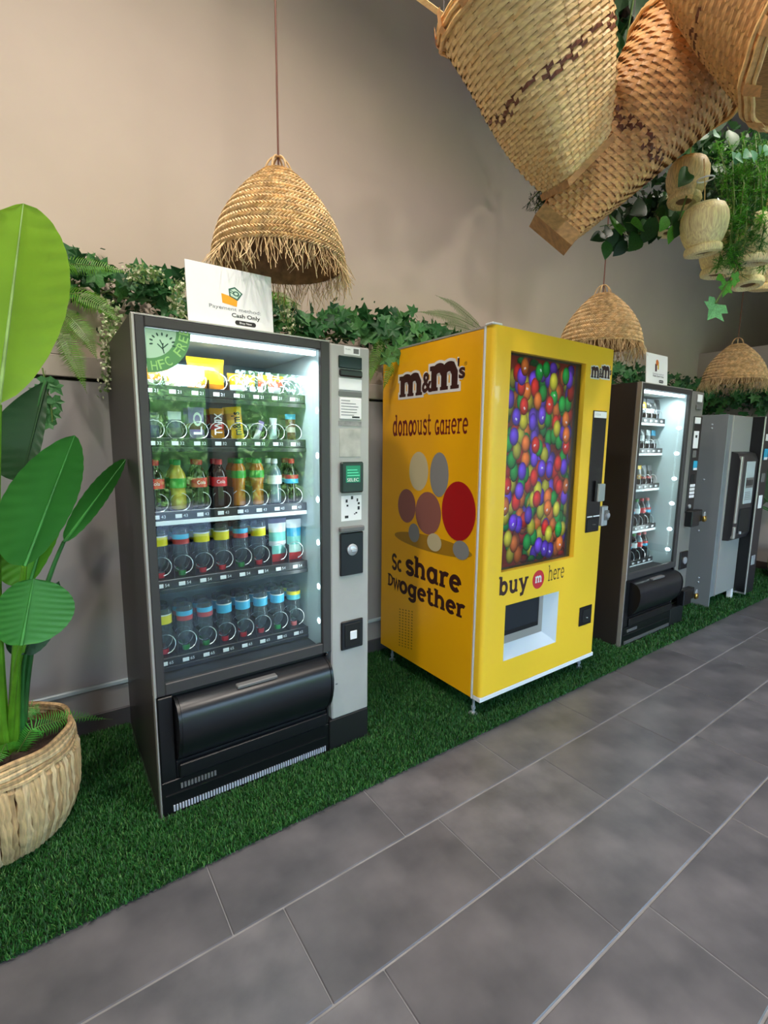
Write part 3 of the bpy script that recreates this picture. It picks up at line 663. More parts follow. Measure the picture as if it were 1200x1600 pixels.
for s in (3, 4):
    for k in range(3, 8):
        c = [REDC, REDC, GREENC, REDC, PINKC][k - 3]
        bottle(P3(k, s), 'pet', COLA if (k + s) % 2 else PET, c, [LBL['red'], LBL['redblue'], LBL['white'], LBL['red'], LBL['redblue']][k - 3], '%s bottle from the left on the %s shelf ' % (ORD[k - 3], ORD[s]) + FAR, 'drinks in the black machine')
for s, k, c in ((2, 4.5, 'yellow'), (3, 4.2, 'yellow'), (4, 4.2, 'orange')):
    p = P3(k, s, .42); pouch((p[0], p[1], p[2] + .12 if s < 3 else p[2] + .10), .09, .07, .04, [c, 'gold'], '%s packet lying high at the back of the %s shelf ' % (c, ORD[s]) + FAR, 'snacks in the black machine')

# ---------------------------------------------------------------- yellow sweets machine
YEL = mat('yellow_lacquer', (255, 205, 50), .32, coat=.15); YEL_SHADED = mat('yellow_side_shaded', (250, 180, 16), .3, coat=.35)  # side yellow is deeper: the weaker light there is put into its colour
BRN = mat('brown_print', (58, 24, 22), .45); BRNR = mat('maroon_print', (112, 26, 26), .45); WPR = mat('white_print', (228, 226, 224), .45)
BX, BY, BW, BH, BD = 1.739, 1.601, 1.015, 1.962, .893
m2 = thing('vending_machine', 'bright yellow sweets machine on thin steel feet with a screen full of candies', 'vending machine', (BX, BY, 0))
b = MB(); b.box(.0, BW, .066, BD, .10, BH - .006, YEL_SHADED, .004); b.obj('cabinet', m2, False)
b = MB(); b.box(-.001, BW + .001, .048, .066, .10, BH + .002, SILV, .002); b.box(-.002, .006, .05, .062, .10, BH, WHITE, .001); b.box(-.0015, BW, .066, BD, BH - .008, BH + .002, SILV, .001); b.obj('edge_trim', m2, False, label='silver edge strip')
# door built as frame pieces round the screen and the hatch, one mesh
WX0, WX1, WZ0, WZ1 = .120, .738, .772, 1.858
HX0, HX1, HZ0, HZ1 = .166, .618, .283, .588
def rounded_door():
    b = MB(); r = .022
    def prof(x0, x1, left, right):
        q = []
        q += [(x0, .048)]
        q += [(x0 + r - r * math.cos(a), r - r * math.sin(a)) for a in [PI / 2 * k / 6 for k in range(7)]] if left else [(x0, 0)]
        q += [(x1 - r + r * math.sin(a), r - r * math.cos(a)) for a in [PI / 2 * k / 6 for k in range(7)]] if right else [(x1, 0)]
        q += [(x1, .048)]; return q
    def ext(x0, x1, z0, z1, l, rr):
        q = prof(x0, x1, l, rr); n = len(q)
        b.add([(x, y, z0) for x, y in q] + [(x, y, z1) for x, y in q], [(i, (i + 1) % n, n + (i + 1) % n, n + i) for i in range(n)] + [tuple(range(n))[::-1], tuple(range(n, 2 * n))], YEL)
    ext(0, WX0, .126, BH, 1, 0); ext(WX1, BW, .126, BH, 0, 1)
    ext(WX0, WX1, WZ1, BH, 0, 0); ext(WX0, WX1, HZ1, WZ0, 0, 0); ext(WX0, HX0, .126, HZ1, 0, 0); ext(HX1, WX1, .126, HZ1, 0, 0); ext(HX0, HX1, .126, HZ0, 0, 0)
    return b
door = rounded_door().obj('door', m2)
b = MB(); b.box(0, BW, -.002, .048, .10, .124, WHITE, .002); b.obj('bottom_strip', m2, False, label='white strip along the bottom edge')
b = MB(); b.box(-.012, .055, .0, .05, BH, BH + .010, WHITE, .003); b.obj('hinge_cap', m2, False)
ft = MB(); ft.tube([(0, 0, .012), (0, 0, .102)], .007, STEEL, 10); ft.lathe([(0, .0), (.024, .0), (.024, .006), (.010, .016), (0, .018)], 16, STEEL); ft.tube([(0, 0, .03), (0, 0, .045)], .012, STEEL, 6); ft = ft.mesh('foot')
for x, y in ((.02, .06), (BW - .05, .06), (.04, BD - .08), (BW - .05, BD - .08)): inst('foot', ft, m2, (x, y, .006))
# the screen: a flat lit picture of tumbling candies
scr = MB(); scr.box(WX0, WX1, .030, .046, WZ0, WZ1, BLACKM); scr = scr.obj('display_screen', door, False, label='tall screen showing multicoloured candies')
CC = [(205, 36, 30), (22, 160, 62), (96, 50, 200), (224, 112, 40), (190, 180, 40), (205, 36, 30), (22, 160, 62), (224, 112, 40), (110, 60, 210), (200, 190, 50)]
pm = attrmat('candy_picture', .25, .33); bgm = mat('picture_ground', (70, 30, 26), .3, emit=.15)
rc = random.Random(12); cb = MB(); cb.vc = []
def cquad(vs, cols, fs):
    cb.add(vs, fs, pm); cb.vc += [lin(c) for c in cols]
fx0, fx1, fz0, fz1 = WX0 + .006, WX1 - .05, WZ0 + .012, WZ1 - .012
cquad([(fx0, .0298, fz0), (fx1, .0298, fz0), (fx1, .0298, fz1), (fx0, .0298, fz1)], [(96, 34, 26)] * 4, [(0, 1, 2, 3)])
lay = 0; cand = []
for ring in range(3):
    step = .068; row = 0; z = fz0
    while z < fz1 + .03:
        x = fx0 + (step / 2 if row % 2 else 0) - .01
        while x < fx1 + .02:
            if rc.random() < (.95 if ring < 2 else .55): cand.append((ring, x + rc.uniform(-.028, .028), z + rc.uniform(-.028, .028), rc.choice(CC), rc.uniform(-.5, .5)))
            x += step
        z += step * 1.02; row += 1
rc.shuffle(cand); cand.sort(key=lambda c: c[0])
WHT = []
for i, (ring, x, z, c, tw) in enumerate(cand):
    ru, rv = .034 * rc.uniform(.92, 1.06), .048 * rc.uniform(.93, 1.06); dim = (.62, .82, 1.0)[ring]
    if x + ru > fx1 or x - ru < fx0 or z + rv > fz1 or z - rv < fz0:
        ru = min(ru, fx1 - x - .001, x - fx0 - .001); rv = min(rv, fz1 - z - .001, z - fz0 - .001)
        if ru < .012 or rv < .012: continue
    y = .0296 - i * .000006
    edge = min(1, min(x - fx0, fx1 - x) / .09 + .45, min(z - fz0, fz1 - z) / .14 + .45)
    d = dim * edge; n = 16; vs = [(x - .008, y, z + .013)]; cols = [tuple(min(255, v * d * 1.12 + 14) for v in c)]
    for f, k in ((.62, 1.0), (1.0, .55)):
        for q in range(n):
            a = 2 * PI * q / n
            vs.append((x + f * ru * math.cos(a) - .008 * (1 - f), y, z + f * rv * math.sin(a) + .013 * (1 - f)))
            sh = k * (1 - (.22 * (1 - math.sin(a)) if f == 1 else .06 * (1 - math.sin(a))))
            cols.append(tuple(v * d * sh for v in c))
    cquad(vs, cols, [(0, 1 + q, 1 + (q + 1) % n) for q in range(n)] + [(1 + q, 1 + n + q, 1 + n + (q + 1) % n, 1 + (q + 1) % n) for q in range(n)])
    if ring == 2 and rc.random() < .34:
        tv, tf = textgeo('m', .03); s = .020; a = rc.uniform(-1.2, 1.2); ox, oz = x + rc.uniform(-.01, .01), z + rc.uniform(-.014, .014)
        cquad([(ox + s * ((p[0] - .4) * math.cos(a) - (p[1] - .25) * math.sin(a)), y - .000003, oz + s * ((p[0] - .4) * math.sin(a) + (p[1] - .25) * math.cos(a))) for p in tv], [(226, 226, 232)] * len(tv), tf)
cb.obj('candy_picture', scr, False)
b = MB(); b.box(WX0, WX1, .0245, .0265, WZ0, WZ1, glassmat('screen_glass', (250, 250, 250), 1.4)); b.obj('screen_glass', scr, False)
# print on the door: brand lettering, words and red button
fu, fv = (1, 0, 0), (0, 0, 1)
def logo(mb, o, u, v, wd, xh, lift):
    o = Vector(o); u = Vector(u); v = Vector(v); l = Vector(lift)
    for gr, m, k in ((.30, WPR, 1), (0., BRN, 2)):
        oo = o + l * k
        put_slab(mb, 'M', oo, u, v, xh, m, width=wd * .40, bold=.38, grow=gr * .75)
        put_slab(mb, 'M', oo + u * wd * .50 + v * xh * .10, u, v, xh * 1.12, m, width=wd * .43, bold=.38, grow=gr * .75)
        for ch, ux, vz, h, ww in (('&', .385, .12, .86, .155), ('s', .915, .52, .62, .085), ("'", .895, .55, .74, .025)):
            put_text(mb, ch, oo + u * wd * (ux - gr * .02) + v * xh * vz + l * (.4 if ch == '&' else 0), u, v, xh * h, m, width=wd * ww, offset=(.075 if gr else .03))
b = MB(); logo(b, (.786, -.0004, 1.790), fu, fv, .204, .058, (0, -.0004, 0)); b.obj('brand_print', door, False, label='dark brown lettering edged in white')
b = MB(); put_slab(b, 'buy', (.105, -.0006, .652), fu, fv, .066, BRN, width=.232, bold=.30)
put_slab(b, 'here', (.508, -.0006, .664), fu, fv, .062, BRN, width=.150, bold=.14)
b.disc((.424, -.0006, .688), fu, fv, .050, .052, mat('red_button_print', (214, 44, 58), .35, coat=.5), 32)
put_slab(b, 'm', (.396, -.0012, .672), fu, fv, .034, WPR, width=.058, bold=.34); b.obj('door_print', door, False, label='brown words and a red round badge')
# selection panel, its label, card box, coin slot, and hasp
b = MB(); b.box(.832, .968, -.006, 0, .905, 1.612, mat('panel_black', (24, 22, 22), .25), .004); pn = b.obj('control_panel', door, False)
b = MB(); b.box(.838, .962, -.008, -.006, 1.572, 1.607, PAPER); put_text(b, '1 2 3 A', (.85, -.0086, 1.584), fu, fv, .012, INKG); b.obj('paper_label', pn, False)
b = MB(); b.box(.902, .970, -.03, -.006, 1.088, 1.192, mat('card_box', (158, 162, 160), .4), .004); b.box(.885, .902, -.02, -.006, 1.088, 1.21, BLACK, .002); b.obj('card_box', pn, False)
for x0, x1 in ((.838, .888), (.90, .962)):
    b = MB(); b.box(x0, x1, -.008, -.006, .996, 1.003, PAPER); b.obj('white_mark', pn, False)
b = MB(); b.box(.842, .958, -.010, -.006, .915, .985, BLACK, .003); b.lathe([(0, 0), (.013, 0), (.013, .004), (0, .005)], 16, GREYD, (.9, -.012, .95)); b.obj('coin_unit', pn, False)
b = MB(); b.box(.972, 1.03, -.022, .03, .935, 1.055, STEEL, .004); b.box(.99, 1.034, -.03, -.018, .97, 1.03, GREYD, .004); hs = b.obj('hasp', m2, False, label='steel locking hasp')
b = MB(); b.lathe([(0, 0), (.016, 0), (.016, .012), (0, .014)], 16, STEEL); l = b.obj('lock_barrel', hs); l.rotation_euler = (PI / 2, 0, 0); l.location = (1.008, -.028, 1.0)
# pick-up hatch recess
HW = mat('hatch_white', (206, 216, 226), .4)
b = MB(); d = .062
A0 = [(HX0, 0, HZ0), (HX1, 0, HZ0), (HX1, 0, HZ1), (HX0, 0, HZ1)]; A1 = [(HX0, d, HZ0 + .085), (HX1 - .095, d, HZ0 + .085), (HX1 - .095, d, HZ1), (HX0, d, HZ1)]
b.add(A0 + A1, [(0, 1, 5, 4), (1, 2, 6, 5), (2, 3, 7, 6), (3, 0, 4, 7), (4, 5, 6, 7)], HW); ht = b.obj('hatch_surround', m2, False, label='pale sloping hatch surround')
b = MB(); b.box(HX0 + .002, HX1 - .112, d - .018, d - .002, HZ0 + .112, HZ1 - .002, BLACK, .003); b.box(HX0 + .001, HX1 - .099, d - .006, d - .001, HZ0 + .088, HZ1 - .001, WHITE, .001); b.box(HX0 + .001, HX1 - .096, d - .003, d - .0005, HZ0 + .085, HZ0 + .088, INK)
b.box(HX0 + .012, HX1 - .13, d - .024, d - .018, HZ0 + .14, HZ1 - .02, mat('flap_smoke', (40, 46, 52), .2), .004); b.obj('hatch_flap', ht, False, label='dark pick-up flap')
b = MB(); b.box(.834, .960, -.006, 0, .328, .448, BLACK, .006); c = b.obj('coin_return', door, False)
b = MB(); b.box(.862, .942, -.009, -.005, .345, .43, BLACKM, .004); b.lathe([(0, 0), (.006, 0), (.006, .004), (0, .005)], 12, STEEL, (.9, -.013, .375)); b.obj('return_flap', c, False)
# print on the left side: reads from the back edge towards the front
su, sv, lx = Vector((0, -1, 0)), (0, 0, 1), -.0006
def SP(yw, z, k=1): return (lx * k, yw - BY, z)
b = MB(); logo(b, SP(2.325, 1.682), su, sv, .545, .118, (-.0006, 0, 0)); put_text(b, '®', SP(1.79, 1.80), su, sv, .018, BRN, width=.02)
b.obj('brand_print', m2, False, label='large dark brown lettering edged in white on the side')
b = MB()
put_slab(b, 'dono', SP(2.385, 1.462), su, (0, .0, 1), .082, BRNR, width=.20, bold=.26); put_slab(b, 'oust', SP(2.195, 1.466), su, sv, .080, BRNR, width=.165, bold=.20)
put_slab(b, 'GaH', SP(2.00, 1.466), su, sv, .074, BRNR, width=.125, bold=.22); put_slab(b, 'ere', SP(1.872, 1.468), su, sv, .076, BRNR, width=.125, bold=.20)
b.obj('slogan_print', m2, False, label='maroon words on the side'); b = MB(); put_slab(b, 'Sc', SP(2.375, .640), su, sv, .066, BRN, width=.105, bold=.30); put_slab(b, 'share', SP(2.235, .642), su, sv, .082, BRN, width=.475, bold=.32)
b.obj('slogan_print', m2, False); b = MB(); put_slab(b, 'D', SP(2.42, .525), su, sv, .054, BRN, width=.07, bold=.24); put_slab(b, 'w', SP(2.36, .522), su, sv, .060, BRN, width=.07, bold=.30); put_slab(b, 'ogether', SP(2.295, .512), su, sv, .069, BRN, width=.575, bold=.32)
b.obj('slogan_print', m2, False, label='brown slogan words on the side')
# plain generic stand-in for the printed picture: soft oval shapes and a ground shade, no figures
b = MB(); PR = {k: mat('print_' + k, c, .4, coat=.3) for k, c in dict(red=(176, 24, 28), cream=(206, 190, 150), grey=(140, 138, 136), rose=(150, 92, 82), shade=(170, 122, 24)).items()}
for k, (yw, z, ru, rv, m) in enumerate([(2.02, .86, .33, .045, 'shade'), (2.235, 1.05, .085, .10, 'rose'), (2.13, 1.26, .085, .11, 'cream'), (1.955, 1.25, .075, .12, 'grey'), (2.04, 1.03, .11, .12, 'rose'), (1.80, 1.07, .125, .155, 'red'), (2.16, .90, .05, .055, 'grey'), (1.98, .875, .06, .05, 'cream'), (1.77, .87, .06, .05, 'grey')]):
    b.disc(SP(yw, z, 1 + .4 * k), su, sv, ru, rv, PR[m], 36)
b.obj('side_picture', m2, False, label='printed picture of plain oval shapes')
b = MB()
for r in range(14):
    for q in range(5): b.disc(SP(2.285 - .03 * q, .40 - .018 * r + .005 * q, 1), su, sv, .008, .004, mat('vent_hole', (150, 108, 14), .6) if (r + q) == 0 else bpy.data.materials['vent_hole'], 8)
b.obj('vent_holes', m2, False, kind='stuff')

# ---------------------------------------------------------------- grey drinks cabinet at the end
GC = mat('grey_cabinet', (132, 138, 142), .38, .2, var=.02, scale=3); GC2 = mat('grey_front', (150, 150, 148), .42)
m4 = thing('drinks_machine', 'tall grey metal hot-drinks machine with black dispensing bay, last in the row', 'vending machine', (4.69, 1.69, 0))
b = MB(); b.box(0, .012, 0, .72, .008, 1.683, GC, .002); b.obj('side_panel', m4, False)
b = MB(); b.box(.012, .75, .03, .72, .10, 1.683, GC, .003); b.obj('cabinet', m4, False)
sc_ = MB(); sc_.lathe([(0, 0), (.009, 0), (.006, .004), (0, .005)], 10, STEEL); sc_ = sc_.mesh('screw')
for y, z in ((.12, 1.60), (.12, 1.57), (.14, 1.13), (.14, .68), (.10, .26), (.10, .22)): inst('screw', sc_, m4, (0, y, z), (0, -PI / 2, 0))
b = MB(); b.box(.012, .10, .004, .03, .10, 1.680, GC, .003); b.box(.094, .102, -.004, .03, .10, 1.680, SILV, .001); b.obj('door_edge', m4, False)
b = MB(); b.box(.102, .52, -.002, .03, .10, 1.680, GC2, .006); dr = b.obj('door', m4, False)
b = MB(); b.prism_x([(.0, .60), (-.05, .605), (-.07, .66), (-.075, 1.30), (-.05, 1.36), (0, 1.375)], .125, .52, mat('bay_black', (44, 43, 46), .35)); by = b.obj('dispensing_bay', m4)
b = MB(); b.box(.126, .165, -.085, -.06, .625, .73, SILV, .004); b.box(.126, .165, -.085, -.06, .76, 1.335, SILV, .004); b.obj('bay_edge', by, False)
b = MB(); b.box(.27, .455, -.080, -.072, .92, 1.29, mat('selection_screen', (170, 186, 190), .2, emit=.12), .003)
b.box(.28, .445, -.0815, -.08, 1.06, 1.15, GREYD)
for q in range(4): b.box(.29 + .038 * q, .316 + .038 * q, -.082, -.0814, 1.08, 1.13, INK)
for q in range(5): b.box(.285, .40 + .008 * q, -.0815, -.08, 1.02 - .016 * q, 1.025 - .016 * q, GREYD)
b.obj('menu_panel', by, False, label='pale menu panel')
b = MB(); b.box(.24, .47, -.0775, -.070, .66, .88, BLACKM, .006); b.lathe([(0, 0), (.012, 0), (.012, .02), (0, .02)], 12, STEEL, (.26, -.082, .66)); b.obj('cup_bay', by, False)
b = MB(); b.box(.535, .56, -.09, .05, .06, 1.683, SILV, .003); b.box(.56, .745, -.085, .05, .06, 1.683, mat('pay_column', (26, 26, 32), .35), .006); b.box(.522, .535, -.085, .05, .08, 1.68, BLACK); pc = b.obj('payment_column', m4, False)
for nm, z0, z1, m in (('white_sticker', 1.47, 1.53, PAPER), ('cyan_sticker', 1.30, 1.40, CYAN), ('keypad', 1.10, 1.18, GREYD), ('white_plate', .86, .98, PAPER), ('change_cup', .33, .42, STEEL)):
    b = MB(); b.box(.60, .68, -.092, -.085, z0, z1, m, .003)
    if nm == 'cyan_sticker': b.box(.60, .68, -.0925, -.092, 1.302, 1.325, PAPER)
    b.obj(nm, pc, False)
lg = MB(); lg.box(-.02, .02, -.02, .02, .006, .10, WHITE, .003); lg = lg.mesh('leg', False)
for x, y in ((.50, .02), (.70, .06), (.06, .66), (.70, .66)): inst('leg', lg, m4, (x, y, 0))

# ---------------------------------------------------------------- cash signs on top of the machines
def sign(label, x0, x1, y, z0, h, kind):
    wd = x1 - x0; t = thing('sign_board', label, 'sign', ((x0 + x1) / 2, y, z0)); t.rotation_euler = (math.radians(-4), 0, 0)
    b = MB(); b.box(-wd / 2, wd / 2, 0, .006, 0, h, PAPER, .001); bd = b.obj('board', t, False)
    b = MB(); b.box(-.05, .05, .006, .055, 0, .004, GREYD); b.prism_x([(.008, .004), (.05, .004), (.012, h * .6)], -.004, .004, GREYD); b.obj('stand', t, False)
    u, v = (1, 0, 0), (0, 0, 1); b = MB(); yy = -.0006
    if kind == 1:
        OR = mat('orange_wallet', (246, 166, 20), .5); GN = mat('green_notes', (36, 96, 78), .5); GNL = mat('pale_notes', (196, 222, 206), .5)
        q = lambda *p: [(x, yy - k, z) for x, z, k in p]
        b.add(q((-.035, .085, 0), (.018, .078, 0), (.022, .108, 0), (-.037, .118, 0)), [(0, 1, 2, 3)], OR)
        b.add(q((-.008, .112, .0003), (.022, .100, .0003), (.042, .128, .0003), (.014, .148, .0003), (-.01, .138, .0003)), [(0, 1, 2, 3, 4)], GN)
        b.add(q((-.003, .114, .0005), (.020, .106, .0005), (.036, .127, .0005), (.013, .142, .0005), (-.005, .134, .0005)), [(0, 1, 2, 3, 4)], GNL)
        b.disc((.017, yy - .0007, .124), u, v, .012, .009, GN, 16); b.disc((.017, yy - .0009, .124), u, v, .007, .005, GNL, 12)
        for z in (.126, .133): b.add([(-.006, yy - .0007, z), (.03, yy - .0007, z - .014), (.03, yy - .0007, z - .011), (-.006, yy - .0007, z + .003)], [(0, 1, 2, 3)], GN)
        put_text(b, 'Payement method:', (-.083, yy, .062), u, v, .0125, INKG, width=.192); put_text(b, 'Cash Only', (-.003, yy, .040), u, v, .0135, INK, width=.108, offset=.02)
        px, pz, ww, hh = .048, .021, .080, .017
    else:
        b.box(-.03, -.008, yy - .0006, yy, .085, .135, mat('bottle_print', (70, 30, 40), .5)); b.disc((-.004, yy - .001, .145), u, v, .018, .02, mat('fruit_print', (214, 120, 60), .5), 14); b.box(.004, .02, yy - .0006, yy, .10, .15, mat('can_print', (230, 190, 60), .5))
        put_text(b, 'Payement method:', (-.06, yy, .066), u, v, .008, INKG, width=.15); put_text(b, 'Cash Card Only', (-.06, yy, .050), u, v, .010, INK, width=.15, offset=.02)
        px, pz, ww, hh = .055, .022, .062, .020
    pts = [(px + s * (ww / 2 - hh / 2) + hh / 2 * math.cos(a), yy - .0002, pz + hh / 2 * math.sin(a)) for s, a in [(1, -PI / 2 + PI * k / 8) for k in range(9)] + [(-1, PI / 2 + PI * k / 8) for k in range(9)]]
    b.add(pts, [tuple(range(18))], INK); put_text(b, 'Shop Now', (px, yy - .0006, pz - .0032), u, v, .0075, PAPER, align='C', offset=.01)
    b.obj('print', bd, False)
sign('white cash-only sign with orange wallet standing on the charcoal snack machine', .452, .768, 1.845, 1.832, .212, 1)
sign('white sign with a small bottle picture standing on the black glass machine', 3.325, 3.615, 1.70, 1.832, .20, 2)

# ---------------------------------------------------------------- woven pendant lamps
STRAW = [mat('palm_straw', c, .7, var=.14, scale=30) for c in ((216, 184, 136), (200, 166, 118), (224, 196, 150))]
STRAWD = mat('shade_inside', (168, 128, 80), .8, var=.15, scale=30); CORD = mat('brown_cord', (104, 58, 40), .6)
rl = random.Random(21)
LP = [(.266, 0), (.260, .04), (.247, .09), (.228, .14), (.200, .19), (.166, .238), (.126, .284), (.086, .322), (.054, .348)]
def lp_at(s):   # s in 0..1 along the profile
    q = s * (len(LP) - 1); i = min(int(q), len(LP) - 2); f = q - i
    return LP[i][0] * (1 - f) + LP[i + 1][0] * f, LP[i][1] * (1 - f) + LP[i + 1][1] * f
def braid_row(s0, s1):
    b = MB(); r0, z0 = lp_at(s0); r1, z1 = lp_at(s1); n = max(14, int(2 * PI * (r0 + r1) / 2 / .0135))
    for lane in (0, 1):
        fa, fb = (0.02, .56) if lane == 0 else (.98, .44)
        for k in range(n):
            a0 = 2 * PI * (k + rl.uniform(-.1, .1)) / n; a1 = a0 + 2 * PI / n * 1.25
            P0 = (a0, r0 + (r1 - r0) * fa, z0 + (z1 - z0) * fa); P1_ = (a1, r0 + (r1 - r0) * fb, z0 + (z1 - z0) * fb)
            vs = []; hw = .0062
            for (a, r, z), up in ((P0, 0), (P1_, .0035)):
                ca, sa = math.cos(a), math.sin(a)
                for t, o in ((-hw, 0.), (0, .0055 + up), (hw, 0.)):
                    rr = r + o; vs.append((rr * ca - t * sa, rr * sa + t * ca, z))
            m = ((P0[0] + P1_[0]) / 2, (P0[1] + P1_[1]) / 2 + .0075, (P0[2] + P1_[2]) / 2)
            ca, sa = math.cos(m[0]), math.sin(m[0]); mid = [((m[1] + o) * ca - t * sa, (m[1] + o) * sa + t * ca, m[2]) for t, o in ((-hw * 1.1, -.004), (0, .003), (hw * 1.1, -.004))]
            vs = vs[:3] + mid + vs[3:]
            b.add(vs, [(0, 1, 4, 3), (1, 2, 5, 4), (3, 4, 7, 6), (4, 5, 8, 7)], STRAW[rl.choice((0, 0, 1, 2))])
    return b.mesh('braid_row', False)
NR = 13
ROWS = [braid_row(k / NR, (k + 1) / NR) for k in range(NR)]
def fringe_mesh():
    b = MB(); n = 460
    for k in range(n):
        a = 2 * PI * k / n + rl.uniform(-.03, .03); L = rl.uniform(.05, .12) * (1.25 if rl.random() < .2 else 1); x, y, z = .268 * math.cos(a), .268 * math.sin(a), rl.uniform(0, .012)
        d = Vector((math.cos(a) * rl.uniform(-.25, .35) + rl.uniform(-.3, .3), math.sin(a) * rl.uniform(-.25, .35) + rl.uniform(-.3, .3), -1)); P = [Vector((x, y, z))]
        for q in range(5):
            d.x += rl.uniform(-.28, .28); d.y += rl.uniform(-.28, .28); P.append(P[-1] + d.normalized() * L / 5)
        b.tube(P, .0013, STRAW[rl.randrange(3)], 3, caps=False)
    return b.mesh('fringe', False)
FRN = fringe_mesh()
def lamp_misc():
    b = MB(); b.lathe([(r - .006, z) for r, z in LP] + [(.0, .346)], 40, STRAWD); li = b.mesh('lining')
    b = MB()
    for k in range(3):
        a = k * PI / 3; b.tube([(.055 * math.cos(a) * math.cos(q), .055 * math.sin(a) * math.cos(q), .335 + .075 * math.sin(q)) for q in [PI * j / 12 for j in range(13)]], .004, STRAW[1], 6)
    lo = b.mesh('hanging_loop')
    b = MB(); b.lathe([(.006, .25), (.03, .245), (.034, .22), (.034, .19), (.0, .17)], 16, WHITE); return li, lo, b.mesh('bulb')
LIN, LOOP, BULB = lamp_misc()
for (x, y, z, sc, lb) in ((.868, 2.0, 2.150, 1.0, 'woven straw pendant lamp with frayed fringe above the charcoal snack machine'), (3.235, 2.0, 2.095, 1.0, 'woven straw pendant lamp half hidden behind the yellow machine top'), (5.62, 2.02, 2.055, 1.0, 'woven straw pendant lamp farthest along, above the grey cabinet')):
    t = thing('pendant_lamp', lb, 'lamp', (x, y, z), rl.uniform(0, 6), 'woven pendant lamps along the wall')
    for me in ROWS: inst('braid_row', me, t)
    inst('lining', LIN, t); inst('hanging_loop', LOOP, t); inst('bulb', BULB, t); inst('fringe', FRN, t)['kind'] = 'stuff'
    b = MB(); b.tube([(0, 0, .25), (0, 0, .41), (.001, 0, ZC - z)], .0038, CORD, 6); b.obj('cord', t)

# ---------------------------------------------------------------- leaves and fronds
def leafmat(name, c, tr=.3, rough=.45, var=.12, scale=14): return mat(name, c, rough, var=var, scale=scale, trans=tr)
IVY = [leafmat('ivy_leaf', c) for c in ((50, 104, 58), (38, 84, 48), (70, 128, 74), (84, 140, 78))]
STEM = leafmat('green_stem', (98, 124, 62), .1)
OUT = [(0, 0), (.26, -.14), (.5, .08), (.36, .3), (.56, .56), (.22, .6), (0, 1), (-.22, .6), (-.56, .56), (-.36, .3), (-.5, .08), (-.26, -.14)]
def ivy_mesh(m, k):
    b = MB(); r = random.Random(k); vs = [(0, .3, -.06)] + [(x * r.uniform(.9, 1.1), y * r.uniform(.92, 1.08), -.02 + .10 * abs(x) + r.uniform(-.05, .05) - .12 * max(0, y - .5)) for x, y in OUT]
    b.add(vs, [(0, 1 + i, 1 + (i + 1) % 12) for i in range(12)], m); b.tube([(0, 0, -.02), (.02, -.25, -.06), (0, -.5, -.2)], .014, STEM, 3, caps=False); return b.mesh('leaf', False)
IVM = [ivy_mesh(m, k * 4 + q) for k, m in enumerate(IVY) for q in range(2)]
def oval_mesh(m, ratio=.4, k=0):
    b = MB(); n = 6; vs = []; fs = []
    for i in range(n + 1):
        t = i / n; w = ratio * (math.sin(PI * t ** .85)) ** .9 / 1.; w = max(w, .012)
        for s in (-1, 0, 1): vs.append((s * w, t, .10 * abs(s) * w * 2 - .16 * t * t))
    for i in range(n):
        for s in (0, 1): fs.append((3 * i + s, 3 * i + s + 1, 3 * i + s + 4, 3 * i + s + 3))
    b.add(vs, fs, m); b.tube([(0, 0, 0), (0, -.22, -.03)], .012, STEM, 3, caps=False); return b.mesh('leaf', True)
def leaf_mx(p, up, face, size, roll=0.):
    """leaf whose tip points along up and whose upper side looks along face"""
    y = Vector(up).normalized(); z = Vector(face); z = (z - y * z.dot(y))
    if z.length < 1e-4: z = y.orthogonal()
    z.normalize(); x = y.cross(z); m = Matrix.Identity(4)
    for i in range(3): m[i][0] = x[i] * size; m[i][1] = y[i] * size; m[i][2] = z[i] * size; m[i][3] = p[i]
    return m
rg = random.Random(5)
def rv(s=1.): return Vector((rg.uniform(-s, s), rg.uniform(-s, s), rg.uniform(-s, s)))
def vine(parent, pts, r=.004, base=Vector((0, 0, 0))):
    b = MB(); b.tube([Vector(p) - base for p in pts], r, STEM, 5); return b.obj('vine_stem', parent)
